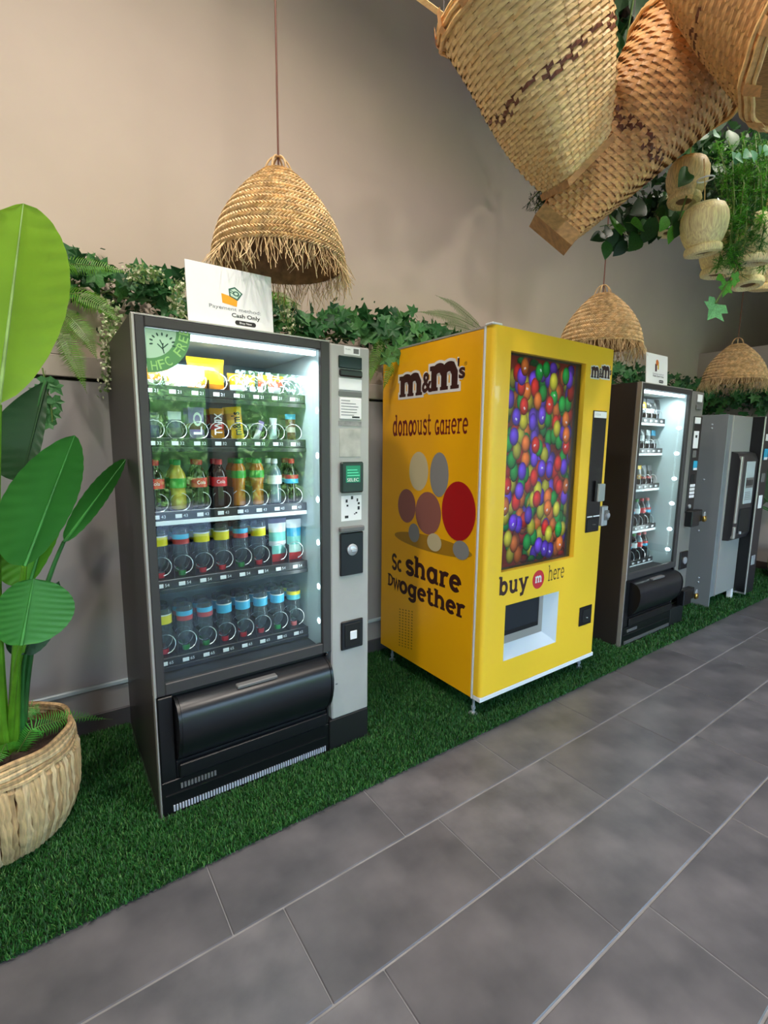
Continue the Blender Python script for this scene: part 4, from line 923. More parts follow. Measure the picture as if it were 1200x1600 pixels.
def ivy_garland(label, x0, x1, n, zf, yc, spread=.10, size=(.065, .12), extra=()):
    base = Vector(((x0 + x1) / 2, yc, zf((x0 + x1) / 2))); t = thing('ivy_garland', label, 'garland', base, 0, 'greenery along the wall')
    for k in range(3):
        pts = []; m = 26
        for i in range(m + 1):
            x = x0 + (x1 - x0) * i / m; pts.append((x, yc + .05 * math.sin(i * .9 + k * 2) + .02, zf(x) + .05 * math.cos(i * .8 + k * 2.1)))
        vine(t, pts, .005, base)
    b = MB(); m = 40
    for i in range(m):     # a core of dark small leaves that fills the garland behind the single leaves
        pass
    for k in range(n):
        x = rg.uniform(x0, x1); a = rg.uniform(-.7, PI + .7); d = Vector((0, -math.cos(a - PI / 2) if False else -abs(math.cos(a)) * .9, math.sin(a))); q = spread * rg.uniform(.45, 1.1)
        p = Vector((x, yc, zf(x))) + Vector((0, d.y * q * 1.0, d.z * q * 1.0))
        up = Vector((rg.uniform(-1, 1), -.35 + rg.uniform(-.4, .3), rg.uniform(-1.1, .8))); face = Vector((rg.uniform(-.5, .5) - .3, -1, .45 + rg.uniform(-.4, .5)))
        inst('leaf', rg.choice(IVM), t, mx=leaf_mx(p - base, up, face, rg.uniform(*size)))
    for (px, py, y, s) in extra:
        p = at(px, py, y); inst('leaf', rg.choice(IVM), t, mx=leaf_mx(p - base, (rg.uniform(-1, 1), 0, rg.uniform(-.8, 1)), (rg.uniform(-.7, .1), -1, rg.uniform(0, .6)), s))
    # filler foliage behind
    N = int(520 * (x1 - x0)); v = []; f = []
    for k in range(N):
        x = rg.uniform(x0, x1); p = Vector((x, yc + .05, zf(x))) + Vector((0, rg.gauss(0, .04), rg.gauss(0, spread * .62))); A = rv().normalized() * rg.uniform(.012, .028); B = A.cross(rv()).normalized() * A.length * .55
        if p.y > YB - .03: p.y = YB - .03
        o = len(v); v += [p - A - base, p + B - base, p + A - base, p - B - base]; f.append((o, o + 1, o + 2, o + 3))
    b = MB(); b.add(v, f, IVY[1]); b.obj('small_leaves', t, False, kind='stuff')
    return t, base
def pin_frond(b, path, wd, m, n=26, droop=.2, nrm=Vector((-.25, -1, .45)), taper=.55):
    P = [Vector(p) for p in path]
    def pos(t):
        q = t * (len(P) - 1); i = min(int(q), len(P) - 2); f = q - i; return P[i].lerp(P[i + 1], f)
    b.tube([pos(i / 10) for i in range(11)], [.0028 * (1 - .7 * i / 10) for i in range(11)], STEM, 4)
    for i in range(n):
        t = .06 + .93 * i / n; p = pos(t); T = (pos(min(1, t + .03)) - pos(max(0, t - .03))).normalized(); S = T.cross(nrm).normalized(); U = S.cross(T)
        w = wd * (math.sin(PI * min(1, .12 + t * .93))) ** taper * (1 if t < .5 else 1 - .75 * (t - .5) / .5)
        h = (P[-1] - P[0]).length / n * .55
        for s in (-1, 1):
            e = p + S * s * w + T * w * .28 - U * w * droop + rv(.003); mid = p + S * s * w * .5 + T * w * .2 + U * w * .05
            b.add([p - T * h * .35, mid - T * h * .5, e, mid + T * h * .5, p + T * h * .35], [(0, 1, 3, 4), (1, 2, 3)], m)
def fern(label, base, fronds, m, group=None):
    base = Vector(base); t = thing('fern', label, 'fern', base, 0, group)
    for path, wd, n in fronds:
        b = MB(); pin_frond(b, [Vector(p) - base for p in path], wd, m, int(n * 1.3)); b.obj('frond', t, False)
    return t
FERN = leafmat('fern_frond', (92, 150, 34), .35); FERND = leafmat('fern_dark', (88, 128, 60), .35)
zf = lambda x: 2.10 + .03 * math.sin(3.1 * x + .6)
ivy_garland('ivy garland on the wall behind the charcoal snack machine, left of the fringed lamp', -.35, .95, 130, zf, 2.70)
ivy_garland('ivy garland on the wall between the charcoal and the yellow machine', .95, 2.75, 200, lambda x: 2.10 + .03 * math.sin(4 * x), 2.68, extra=((620, 488, 2.55, .075), (648, 490, 2.55, .075), (597, 505, 2.5, .09), (640, 545, 2.35, .085), (655, 555, 2.35, .08), (672, 540, 2.35, .085), (640, 575, 2.35, .075)) + tuple((rg.uniform(596, 702), rg.uniform(508, 562), rg.uniform(2.3, 2.5), rg.uniform(.07, .1)) for _ in range(34)))
ivy_garland('ivy garland on the wall above the black glass machine', 3.9, 6.7, 170, lambda x: 2.07 - .05 * (x - 3.9) / 2.8, 2.64, spread=.13, size=(.06, .10))
# garland turning along the end wall
base = Vector((6.62, 2.2, 1.95)); t = thing('ivy_garland', 'ivy garland hanging along the pale end wall above the grey cabinet', 'garland', base, 0, 'greenery along the wall')
vine(t, [(6.66, 2.75, 2.0), (6.62, 2.3, 1.97), (6.64, 1.9, 2.0), (6.66, 1.4, 1.98)], .006, base)
for k in range(120):
    p = Vector((6.60 + rg.uniform(-.09, .06), rg.uniform(1.45, 2.75), 1.95 + rg.gauss(0, .085)))
    inst('leaf', rg.choice(IVM), t, mx=leaf_mx(p - base, (rg.uniform(-.6, .2), rg.uniform(-1, 1), rg.uniform(-1, .7)), (-1, rg.uniform(-.8, .2), .5), rg.uniform(.06, .11)))
v = []; f = []
for k in range(900):
    p = Vector((6.64, rg.uniform(1.45, 2.75), 1.95)) + Vector((rg.gauss(0, .035), 0, rg.gauss(0, .075))); A = rv().normalized() * rg.uniform(.014, .03); B = A.cross(rv()).normalized() * A.length * .55; o = len(v)
    p.x = min(p.x, EX - .04); v += [p - A - base, p + B - base, p + A - base, p - B - base]; f.append((o, o + 1, o + 2, o + 3))
b = MB(); b.add(v, f, IVY[1]); b.obj('small_leaves', t, False, kind='stuff')
# ferns tucked in the garland
Y_ = at
fern('bright fern drooping beside the big pale banana leaf', Y_(60, 470, 2.6), [
    ([Y_(60, 425, 2.6), Y_(110, 412, 2.56), Y_(160, 416, 2.52), Y_(208, 428, 2.5)], .05, 30), ([Y_(70, 455, 2.6), Y_(120, 460, 2.5), Y_(160, 478, 2.45), Y_(190, 508, 2.42)], .06, 28),
    ([Y_(85, 480, 2.58), Y_(115, 500, 2.5), Y_(138, 530, 2.46), Y_(153, 565, 2.44)], .055, 28), ([Y_(85, 500, 2.56), Y_(105, 535, 2.48), Y_(122, 575, 2.45), Y_(136, 615, 2.44)], .05, 28)], FERN)
fern('bright fern hanging over the yellow machine side edge', Y_(630, 520, 2.6), [
    ([Y_(608, 520, 2.6), Y_(592, 545, 2.5), Y_(582, 575, 2.46), Y_(578, 600, 2.44)], .05, 24), ([Y_(640, 530, 2.55), Y_(622, 552, 2.42), Y_(608, 580, 2.38), Y_(598, 612, 2.36)], .05, 26),
    ([Y_(662, 520, 2.5), Y_(660, 545, 2.36), Y_(655, 565, 2.32), Y_(647, 585, 2.30)], .055, 26)], FERN)
fern('dull green fern sticking up behind the yellow machine top', Y_(750, 515, 2.6), [
    ([Y_(752, 512, 2.6), Y_(730, 492, 2.55), Y_(708, 474, 2.5), Y_(680, 461, 2.46)], .06, 30), ([Y_(745, 512, 2.58), Y_(715, 497, 2.5), Y_(685, 490, 2.45), Y_(650, 487, 2.4)], .06, 30), ([Y_(735, 515, 2.56), Y_(710, 508, 2.5), Y_(685, 506, 2.45)], .05, 24)], FERND)
fern('short bright fern above the charcoal snack machine by the fringe', Y_(450, 470, 2.55), [([Y_(470, 478, 2.6), Y_(450, 466, 2.5), Y_(430, 462, 2.45), Y_(412, 466, 2.42)], .055, 24)], FERN)
# white blossom sprigs
BLO = mat('white_blossom', (226, 228, 196), .6, trans=.3); SPR = leafmat('sprig_leaf', (128, 160, 96), .3)
def sprig(label, paths, n):
    base = Vector(paths[0][0]); t = thing('blossom_sprig', label, 'flowers', base); 
    for p in paths: vine(t, p, .002, base)
    b = MB()
    for p in paths:
        for k in range(n):
            i = rg.uniform(0, len(p) - 1.001); q = Vector(p[int(i)]).lerp(Vector(p[int(i) + 1]), i % 1) - base + rv(.035); m = BLO if rg.random() < .45 else SPR
            A = rv().normalized() * rg.uniform(.006, .013); B = A.cross(rv()).normalized() * A.length * .7
            b.add([q - A, q + B, q + A, q - B], [(0, 1, 2, 3)], m)
    b.obj('blossoms', t, False, kind='stuff')
sprig('white blossom sprig hanging down beside the charcoal machine', [[Y_(165, 470, 2.5), Y_(178, 510, 2.46), Y_(172, 560, 2.44), Y_(165, 612, 2.43)], [Y_(178, 480, 2.48), Y_(168, 530, 2.44), Y_(180, 590, 2.42)]], 240)
sprig('white blossom sprig beside the cash-only sign', [[Y_(290, 440, 2.5), Y_(278, 455, 2.4), Y_(275, 480, 2.36), Y_(284, 500, 2.3)], [Y_(255, 432, 2.55), Y_(225, 428, 2.55), Y_(200, 430, 2.55)]], 200)
sprig('white blossom sprig over the large brown lettering', [[Y_(640, 545, 2.4), Y_(634, 575, 2.34), Y_(640, 600, 2.31)], [Y_(655, 545, 2.4), Y_(665, 560, 2.33), Y_(672, 572, 2.31)]], 130)
sprig('small blossom sprig at the right end of the cash-only sign', [[Y_(440, 470, 2.55), Y_(448, 490, 2.5), Y_(450, 510, 2.5)]], 160)
b = Vector(Y_(70, 590, 2.3)); t = thing('ivy_sprig', 'short ivy strand dangling below the big pale banana leaf', 'ivy', b)
vine(t, [Y_(66, 575, 2.3), Y_(72, 605, 2.28), Y_(80, 635, 2.27), Y_(82, 660, 2.27)], .003, b)
for px, py in ((80, 598), (66, 608), (68, 622), (82, 622), (64, 634), (82, 640), (80, 655), (72, 590)): inst('leaf', IVM[rg.choice((4, 5, 6))], t, mx=leaf_mx(Y_(px, py, 2.27) - b, (rg.uniform(-.8, .8), 0, -.7), (-.1, -1, .4), .055))

# ---------------------------------------------------------------- potted banana-like plant at the left
ROPE = [mat('water_hyacinth', c, .75, var=.16, scale=26, stretch=(3, 3, .5), bump=.35, bscale=70) for c in ((196, 166, 122), (178, 146, 104), (208, 182, 140))]
PX, PY = -.215, 2.075
pt = thing('potted_plant', 'tall broad-leaved plant in a woven straw basket at the left edge', 'plant', (PX, PY, .008))
pr = [(.192, .012), (.212, .05), (.228, .10), (.238, .16), (.240, .22), (.236, .27), (.230, .30)]
sm = []
for k in range(4):
    b = MB(); r_ = random.Random(k); pts = []; rad = []
    for i in range(15):
        q = i / 14 * 6; j = min(int(q), 5); f = q - j; r = pr[j][0] * (1 - f) + pr[j + 1][0] * f; z = pr[j][1] * (1 - f) + pr[j + 1][1] * f
        pts.append((r + r_.uniform(-.003, .004), r_.uniform(-.003, .003), z)); rad.append(.0125 * r_.uniform(.8, 1.15) * (.72 if i == 13 else 1))
    b.tube(pts, rad, ROPE[k % 3], 6); sm.append(b.mesh('strand'))
NS = 84
for k in range(NS): inst('strand', sm[rg.randrange(4)], pt, rot=(0, 0, 2 * PI * k / NS + rg.uniform(-.015, .015)))
for k in range(5):
    b = MB(); z = .298 + k * .0165; n = 64; b.tube([((.236 - .002 * k + .003 * math.sin(9 * a + k)) * math.cos(a), (.236 - .002 * k + .003 * math.sin(9 * a + k)) * math.sin(a), z + .002 * math.sin(7 * a + k)) for a in [2 * PI * i / n for i in range(n)]], .0098, ROPE[k % 3], 6, closed=True); b.obj('rim_coil', pt)
b = MB(); b.lathe([(.18, .012), (.222, .15), (.222, .30), (.226, .372)], 40, mat('basket_inside', (122, 78, 52), .8, var=.2, scale=40)); b.lathe([(.0, .006), (.195, .006), (.195, .03)], 40, ROPE[1]); b.obj('basket_lining', pt)
b = MB(); vs = []; n = 28
SOIL = mat('dark_soil', (44, 32, 26), .95, var=.4, scale=40, bump=.6, bscale=60)
b.lathe([(0, .315), (.06, .313), (.12, .309), (.18, .305), (.221, .30)], 36, SOIL, rad=lambda a, z: 1); b.obj('soil', pt)
b = MB(); a = math.radians(-93); b.tube([((.243) * math.cos(a), .243 * math.sin(a), .38), (.252 * math.cos(a), .252 * math.sin(a), .33), (.256 * math.cos(a), .256 * math.sin(a), .27), (.254 * math.cos(a), .254 * math.sin(a), .235)], .010, ROPE[2], 6); b.obj('knot_tie', pt)
pb = Vector((PX, PY, .008))
BL = {k: leafmat('broad_leaf_' + k, c, tr, .38, .05, 6) for k, c, tr in (('light', (148, 200, 56), .5), ('green', (60, 134, 54), .3), ('mid', (92, 160, 44), .4), ('dark', (36, 70, 40), .1))}
RIBM = leafmat('midrib', (150, 186, 110), .1); RIBG = leafmat('midrib_green', (66, 140, 62), .1); PETI = leafmat('petiole', (104, 160, 40), .15, .4); PETD = leafmat('petiole_dark', (50, 110, 52), .1, .4)
def broad_leaf(base, tip, lft, rgt, m, bow=(0, 0, 0), round_=.7, notch=0., fat=.5):
    base, tip, lft, rgt = (Vector(p) - pb for p in (base, tip, lft, rgt)); bow = Vector(bow)
    def mid(t): return base.lerp(tip, t) + bow * (4 * t * (1 - t))
    SL, SR = lft - mid(fat), rgt - mid(fat); b = MB(); nt_, ns = 44, 6
    peak = lambda t: max(0, math.sin(PI * t ** (math.log(.5) / math.log(fat)))) ** round_
    N = (tip - base).cross(SR - SL).normalized()
    vs = []
    for i in range(nt_ + 1):
        t = i / nt_; w = peak(t)
        for j in range(-ns, ns + 1):
            s = abs(j) / ns; S = SL if j < 0 else SR
            tt = min(1, t + .10 * s * s * (1 - t) * t * 4 * .5)
            nw = 1 - notch * (max(0, t - .86) / .14) * (1 if j < 0 else 0) * s
            p = mid(tt) + S * (w * s * nw) + N * ((.0014 * math.sin(t * 70 + s * 5) * s) - .12 * S.length * w * s * s)
            vs.append(p)
    K = 2 * ns + 1
    b.add(vs, [(i * K + j, i * K + j + 1, (i + 1) * K + j + 1, (i + 1) * K + j) for i in range(nt_) for j in range(2 * ns)], m)
    o = b.obj('leaf', pt); b = MB(); sg = 1 if N.dot(CAM - pb - base) > 0 else -1
    b.tube([mid(t) + N * .002 * sg for t in [k / 12 for k in range(13)]], [.006 * (1 - .75 * k / 12) for k in range(13)], RIBM if m is BL['light'] else (m if m is BL['dark'] else RIBG), 6); b.obj('midrib', o)
    return o
def petiole(p0, p1, p2, r0, r1, m):
    p0, p1, p2 = (Vector(p) - pb for p in (p0, p1, p2)); b = MB(); n = 16
    b.tube([(p0 * (1 - t) ** 2 + p1 * 2 * t * (1 - t) + p2 * t * t) for t in [k / n for k in range(n + 1)]], [r0 + (r1 - r0) * k / n for k in range(n + 1)], m, 8); b.obj('petiole', pt)
broad_leaf(Y_(-3, 632, 1.75), Y_(36, 318, 1.78), Y_(-95, 470, 1.72), Y_(101, 478, 1.85), BL['light'], (0, 0, 0), .55, .5, .47)
broad_leaf(Y_(72, 596, 2.2), Y_(33, 752, 2.1), Y_(66, 690, 2.15), Y_(-25, 680, 2.1), BL['dark'], (0, 0, 0), .7)  # dark leaf colour carries the shadow this rear leaf hangs in
broad_leaf(Y_(38, 884, 1.86), Y_(116, 680, 1.92), Y_(-12, 795, 1.80), Y_(112, 790, 1.96), BL['green'], (0, 0, 0), .62, 0, .45)
broad_leaf(Y_(46, 912, 1.98), Y_(90, 762, 2.02), Y_(-14, 872, 1.95), Y_(90, 835, 2.05), BL['mid'], (0, 0, 0), .6)
broad_leaf(Y_(100, 846, 2.02), Y_(196, 718, 2.12), Y_(128, 772, 2.04), Y_(152, 800, 2.08), BL['green'], (0, 0, 0), .6, 0, .42)
broad_leaf(Y_(33, 1008, 1.80), Y_(52, 904, 1.84), Y_(-14, 962, 1.78), Y_(112, 958, 1.86), BL['green'], (0, 0, 0), .42, 0, .5)
broad_leaf(Y_(40, 1022, 2.0), Y_(92, 908, 2.06), Y_(8, 990, 2.0), Y_(82, 990, 2.05), BL['dark'], (0, 0, 0), .6)
root = Vector((PX + .03, PY - .02, .30))
for (p2, p1, r0, r1, m, dx) in ((Y_(-3, 632, 1.75), Y_(-14, 960, 1.95), .020, .009, PETI, 0), (Y_(38, 884, 1.86), Y_(22, 1010, 1.97), .020, .008, PETI, .02), (Y_(46, 912, 1.98), Y_(30, 1020, 2.0), .015, .008, PETI, .03),
                                (Y_(100, 846, 2.02), Y_(36, 980, 2.02), .014, .006, PETD, .045), (Y_(33, 1008, 1.80), Y_(18, 1060, 1.93), .012, .006, PETI, .01), (Y_(40, 1022, 2.0), Y_(30, 1070, 2.0), .011, .006, PETD, .05), (Y_(72, 596, 2.2), Y_(-40, 900, 2.05), .014, .008, PETD, -.03)):
    petiole(root + Vector((dx, rg.uniform(-.02, .02), -.01)), p1, p2, r0, r1, m)
fb = MB()
pf = Vector((PX + .06, PY - .03, .31))
fern('small bright fern growing in the woven plant basket', pf, [([pf + Vector((.0, -.02, 0)), Y_(50, 1138, 2.02), Y_(110, 1120, 2.08), Y_(176, 1124, 2.18)], .045, 34), ([pf, Y_(30, 1120, 2.1), Y_(48, 1105, 2.12), Y_(66, 1118, 2.1)], .05, 22), ([pf + Vector((-.02, -.02, 0)), Y_(10, 1160, 1.98), Y_(2, 1175, 1.92), Y_(-8, 1200, 1.88)], .05, 20)], leafmat('fern_green', (74, 158, 52), .3))
# far plant beside the end wall
pb2 = pb; pt_, pt = pt, thing('potted_plant', 'dark broad-leaved plant at the right edge beside the grey cabinet', 'plant', (6.42, 1.62, .008)); pb = Vector((6.42, 1.62, .008))
b = MB(); b.lathe([(0, 0), (.13, .0), (.17, .12), (.175, .30), (.165, .33), (.15, .33), (.15, .28), (0, .28)], 28, ROPE[1], rad=lambda a, z: 1 + .02 * math.cos(36 * a)); b.obj('pot', pt)
Q = lambda px, py: at(px, py, 1.8)
for ba, ti, lf, rt in (((1176, 765), (1200, 668), (1179, 700), (1210, 730)), ((1180, 790), (1206, 706), (1182, 735), (1216, 755)), ((1184, 772), (1218, 748), (1196, 748), (1208, 775)), ((1188, 790), (1216, 690), (1198, 720), (1216, 745))):
    broad_leaf(Q(*ba), Q(*ti), Q(*lf), Q(*rt), BL['dark'], (0, 0, 0), .6); petiole(pb + Vector((0, 0, .28)), pb + Vector((.0, .02, .7)), Q(*ba), .012, .006, PETD)
pt, pb = pt_, pb2

# ---------------------------------------------------------------- woven baskets hung from the ceiling
BAM = [mat('split_bamboo', c, .5, var=.10, scale=40, stretch=(1, 1, 3)) for c in ((242, 194, 130), (236, 182, 120), (246, 206, 146), (222, 168, 110))]
BAMB = mat('brown_bamboo', (112, 64, 44), .5, var=.1, scale=30)
def frame_axes(a, side):
    a = Vector(a).normalized(); u = Vector(side); u = (u - a * u.dot(a)).normalized(); return u, a.cross(u), a
def basket(label, base, axis, side, L, bw, bd, R, rows, ns, band, ease, twill, base_h, gap=.80, tabs=True, mats=(0, 1, 2), seed=1, swell=.0, shear=0., group='woven baskets hung upside down'):
    r_ = random.Random(seed); base = Vector(base); t = thing('hanging_basket', label, 'basket', base, 0, group); u, v, a = frame_axes(axis, side)
    def pt_(th, q, off=0., da=0.):
        e = ease(q); n = 2 + 5 * (1 - min(1, q * 1.15)) ** 2; c, s_ = math.cos(th), math.sin(th)
        k = (abs(c) ** n + abs(s_) ** n) ** (-1 / n); A = bw + (R - bw) * e + off; B = bd + (R - bd) * e + off
        sw = 1 + swell * math.sin(PI * q)
        return u * (c * k * A * sw) + v * (s_ * k * B * sw) + a * (L * q + da + shear * (1 - q) * c * k * A)
    amp = .0035
    def sgn(i, j): return 1 if ((((i + j) // 2) % 2) if twill else ((i + j) % 2)) else -1
    dq = 1 / rows
    for j in range(ns):     # staves
        b = MB(); th = 2 * PI * j / ns; hw = PI / ns * .84; vs = []
        for i in range(rows + 1):
            q = i * dq; o = -amp * sgn(i, j)
            vs += [pt_(th - hw, q, o), pt_(th + hw, q, o)]
        b.add(vs, [(2 * i, 2 * i + 1, 2 * i + 3, 2 * i + 2) for i in range(rows)], BAM[r_.choice(mats)]); b.obj('stave', t)
    for i in range(rows):   # weavers
        b = MB(); q = (i + .5) * dq; vs = []; h = dq * gap / 2; m = BAM[r_.choice(mats)]; bi = i - band
        N = ns * 2
        for j in range(N):
            th = 2 * PI * j / N; o = amp * sgn(i, j // 2) if j % 2 == 0 else amp * .5 * (sgn(i, j // 2) + sgn(i, (j // 2 + 1) % ns))
            vs += [pt_(th, max(0, q - h), o + .0015), pt_(th, q + h, o - .0008)]
        fs = []; K = len(vs)
        for j in range(N):
            k = (j + 1) % N; fs.append((2 * j, 2 * j + 1, 2 * k + 1, 2 * k))
        if bi in (0, 1, 2):
            for j, f in enumerate(fs):
                w_ = (j // 2) % 6
                brown = (bi == 1 and w_ in (0, 1, 4, 5)) or (bi == 0 and w_ in (4, 5, 0)) or (bi == 2 and w_ in (0, 1, 2, 3, 4))
                b.add([vs[x] for x in f], [(0, 1, 2, 3)], BAMB if brown else m)
        else: b.add(vs, fs, m)
        b.obj('weaver', t, label='dark brown patterned band' if bi == 1 else None)
    b = MB(); vs = []; K2 = 40
    for i in range(13): vs += [pt_(2 * PI * j / K2, i / 12, -.009) for j in range(K2)]
    b.add(vs, [(i * K2 + j, i * K2 + (j + 1) % K2, (i + 1) * K2 + (j + 1) % K2, (i + 1) * K2 + j) for i in range(12) for j in range(K2)] + [tuple(range(K2))], bpy.data.materials.get('basket_lining') or mat('basket_lining', (184, 140, 94), .7, var=.15, scale=40, stretch=(1, 1, 6))); b.obj('lining', t)  # inner sheet added to close the weave and stop light leaking through
    if base_h:
        b = MB(); P = []
        for dz in (-base_h, .006):
            for sx, sy in ((-1, -1), (1, -1), (1, 1), (-1, 1)): P.append(u * sx * (bw + .008) + v * sy * (bd + .008) + a * (dz + shear * sx * bw))
        b.add(P, [(0, 3, 2, 1), (4, 5, 6, 7), (0, 1, 5, 4), (1, 2, 6, 5), (2, 3, 7, 6), (3, 0, 4, 7)], WOODR); b.obj('base_board', t, False, label='wooden base board')
    b = MB(); n = 72
    for dz, o, r in ((.0, .004, .008), (-.022, .006, .007), (.018, .0, .006)): b.tube([pt_(2 * PI * k / n, 1, o + .003 * math.sin(17 * 2 * PI * k / n), dz) for k in range(n)], r, BAM[0], 6, closed=True)
    rim = b.obj('rim', t)
    for k in range(14):
        b = MB(); th = 2 * PI * k / 14; hw = .055; vs = []
        for th_, q, o in ((th - hw, .96, .012), (th + hw, .96, .012), (th + hw, 1, .016), (th - hw, 1, .016)): vs.append(pt_(th_, q, o))
        vs += [pt_(th + hw, 1, 0, .045), pt_(th - hw, 1, 0, .045)]
        b.add(vs, [(0, 1, 2, 3), (3, 2, 4, 5)], BAM[3]); b.obj('rim_tab', rim, False)
    top = base + a * L
    for k in range(3):
        th = 2 * PI * k / 3 + .4; p = pt_(th, 1.0); b = MB(); q = base + p
        b.tube([p, Vector((p.x, p.y, ZC - base.z))], .0022, mat('hanging_wire', (60, 52, 46), .5) if 'hanging_wire' not in bpy.data.materials else bpy.data.materials['hanging_wire'], 4); b.obj('hanging_wire', t)
    return t
ap = atd(899, 262, 1.80); rd = (ap - CAM).normalized()
up = (atd(821, 6, 1.80) - ap); up = up - rd * up.dot(rd)
basket('pale woven basket with brown band, leftmost of the hanging baskets, mouth up', ap, up, atd(943, 237, 1.8) - atd(857, 290, 1.8), up.length, .098, .09, .285, 42, 34, 20, lambda q: q ** .8, False, .016, .92, mats=(0, 2, 2), seed=2, shear=.28)
BA = bpy.data.objects['hanging_basket']
for (x0, y0, x1, y1) in ((716, 42, 640, -14), (726, 22, 690, -30)):
    b = MB(); b.tube([atd(x0, y0, 1.80) - ap, atd(x1, y1, 1.76) - ap], .012, BAM[2], 4); b.obj('carrying_slat', BA, False)
bp = atd(872, 352, 1.95); bx = atd(1075, 100, 1.86) - bp
basket('orange-toned woven basket with brown band pointing its wooden base down left', bp, bx, atd(901, 362, 1.86) - atd(833, 326, 1.86), bx.length, .086, .042, .252, 40, 42, 17, lambda q: q ** .95, False, .05, .92, mats=(1, 1, 3), seed=3)
cp_ = atd(1098, -112, 1.56); cx = atd(1352, -28, 1.30) - cp_
basket('tan woven basket at the top right corner with its mouth turned to the right', cp_, cx, Vector((0, 0, 1)), cx.length, .13, .13, .325, 44, 54, 22, lambda q: q ** .62, False, .02, .80, mats=(3, 1, 3), seed=4)

# ---------------------------------------------------------------- small straw pots with hanging cords
PALE = [mat('pale_straw', c, .55, var=.13, scale=34, stretch=(6, 6, .35)) for c in ((242, 216, 160), (230, 200, 142), (246, 222, 170))]
HOLE = mat('pot_hollow', (120, 96, 62), .8)
def pot_mesh(k):
    m = PALE[k]; rad = lambda a, z: 1 + .008 * math.cos(34 * a) + .006 * math.cos(57 * a + 1)
    b = MB(); b.lathe([(.058, .030), (.070, .05), (.083, .085), (.088, .12), (.085, .15), (.072, .178), (.05, .192), (.0, .196)], 72, m, rad=rad); body = b.mesh('straw_pot')
    b = MB(); b.lathe([(.034, .004), (.05, -.003), (.066, .002), (.071, .014), (.068, .028), (.056, .036), (.040, .034), (.030, .022), (.034, .004)], 48, m, rad=rad); lip = b.mesh('lip')
    b = MB(); b.lathe([(.034, .010), (.020, .016), (.0, .020)], 24, HOLE); return body, lip, b.mesh('hollow')
PM = [pot_mesh(k) for k in range(3)]
CLR = glassmat('clear_plastic', (232, 238, 236), 1.25)
POTS = [(1098, 398, 1.98, .98, 'pale straw pot hanging in front of the others under a clear funnel', (-.05, .10)), (1068, 318, 2.05, .92, 'pale straw pot tucked beneath the orange-toned basket', (.12, .06)), (1046, 366, 2.30, .86, 'pale straw pot half hidden in leaves, leftmost of the cluster', (.0, .08)),
        (1118, 432, 2.22, .92, 'pale straw pot behind and below the pot with the clear funnel', (.06, .0)), (1143, 372, 2.30, .84, 'pale straw pot seen between the funnel pot and the feathery fern', (.1, .1)), (1178, 412, 2.02, .98, 'pale straw pot just below the feathery fern at the right edge', (.1, -.1)),
        (1168, 448, 2.25, .92, 'lowest straw pot but one, left of the lowest', (.0, -.12)), (1190, 454, 2.45, .9, 'lowest pale straw pot of the hanging cluster', (.08, -.15))]
for i, (px, py, dep, sc, lb, tl) in enumerate(POTS):
    p = atd(px, py, dep); bo, li, ho = PM[i % 3]; o = inst('straw_pot', bo, None, p, (tl[0], tl[1], rg.uniform(0, 6)), sc); tag(o, lb, 'straw pot', 'pale straw pots hanging in a cluster')
    inst('lip', li, o); inst('hollow', ho, o)
    b = MB(); b.tube([(0, 0, .19), (.004, .003, .26), (.01, .0, .36)], .0025, BAM[0], 4); b.obj('cord', o)
    if i == 0:
        b = MB(); b.lathe([(.072, .176), (.050, .21), (.036, .25), (.030, .285)], 28, CLR); b.obj('clear_funnel', o, label='clear plastic funnel')
        b = MB(); b.tube([(.030 * math.cos(q), .030 * math.sin(q), .285) for q in [2 * PI * k / 20 for k in range(20)]], .003, WHITE, 5, closed=True); b.obj('funnel_ring', o)

# ---------------------------------------------------------------- greenery round the hanging baskets
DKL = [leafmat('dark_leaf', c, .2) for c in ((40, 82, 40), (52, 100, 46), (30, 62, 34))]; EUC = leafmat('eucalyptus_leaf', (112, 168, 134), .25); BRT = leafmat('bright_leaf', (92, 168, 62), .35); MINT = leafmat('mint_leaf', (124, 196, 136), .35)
OVD = [oval_mesh(m, .36) for m in DKL]; OVE = oval_mesh(EUC, .45); OVB = oval_mesh(BRT, .36); BIGL = oval_mesh(leafmat('big_shaded_leaf', (46, 84, 40), .2), .42); IVM_M = ivy_mesh(MINT, 99); IVM_B = ivy_mesh(BRT, 98)
ASP = [leafmat('feathery_green', c, .35) for c in ((72, 150, 34), (96, 176, 44), (44, 106, 36))]; MOSS = leafmat('feathery_dark', (38, 78, 44), .2)
def leafy(name, label, cat, base, vines, leaves, filler=None, fm=None, group=None):
    base = Vector(base); t = thing(name, label, cat, base, 0, group)
    for v_ in vines: vine(t, v_, .0035, base)
    for p, up, face, s, me in leaves: inst('leaf', me, t, mx=leaf_mx(Vector(p) - base, up, face, s))
    if filler:
        b = MB(); v = []; f = []
        for p, sp_, n, s in filler:
            for k in range(n):
                q = Vector(p) - base + Vector((rg.gauss(0, sp_), rg.gauss(0, sp_), rg.gauss(0, sp_ * .7))); A = rv().normalized() * s * rg.uniform(.6, 1.3); B = A.cross(rv()).normalized() * A.length * .4; o = len(v)
                v += [q - A, q + B, q + A, q - B]; f.append((o, o + 1, o + 2, o + 3))
        b.add(v, f, fm); b.obj('small_leaves', t, False, kind='stuff')
    return t
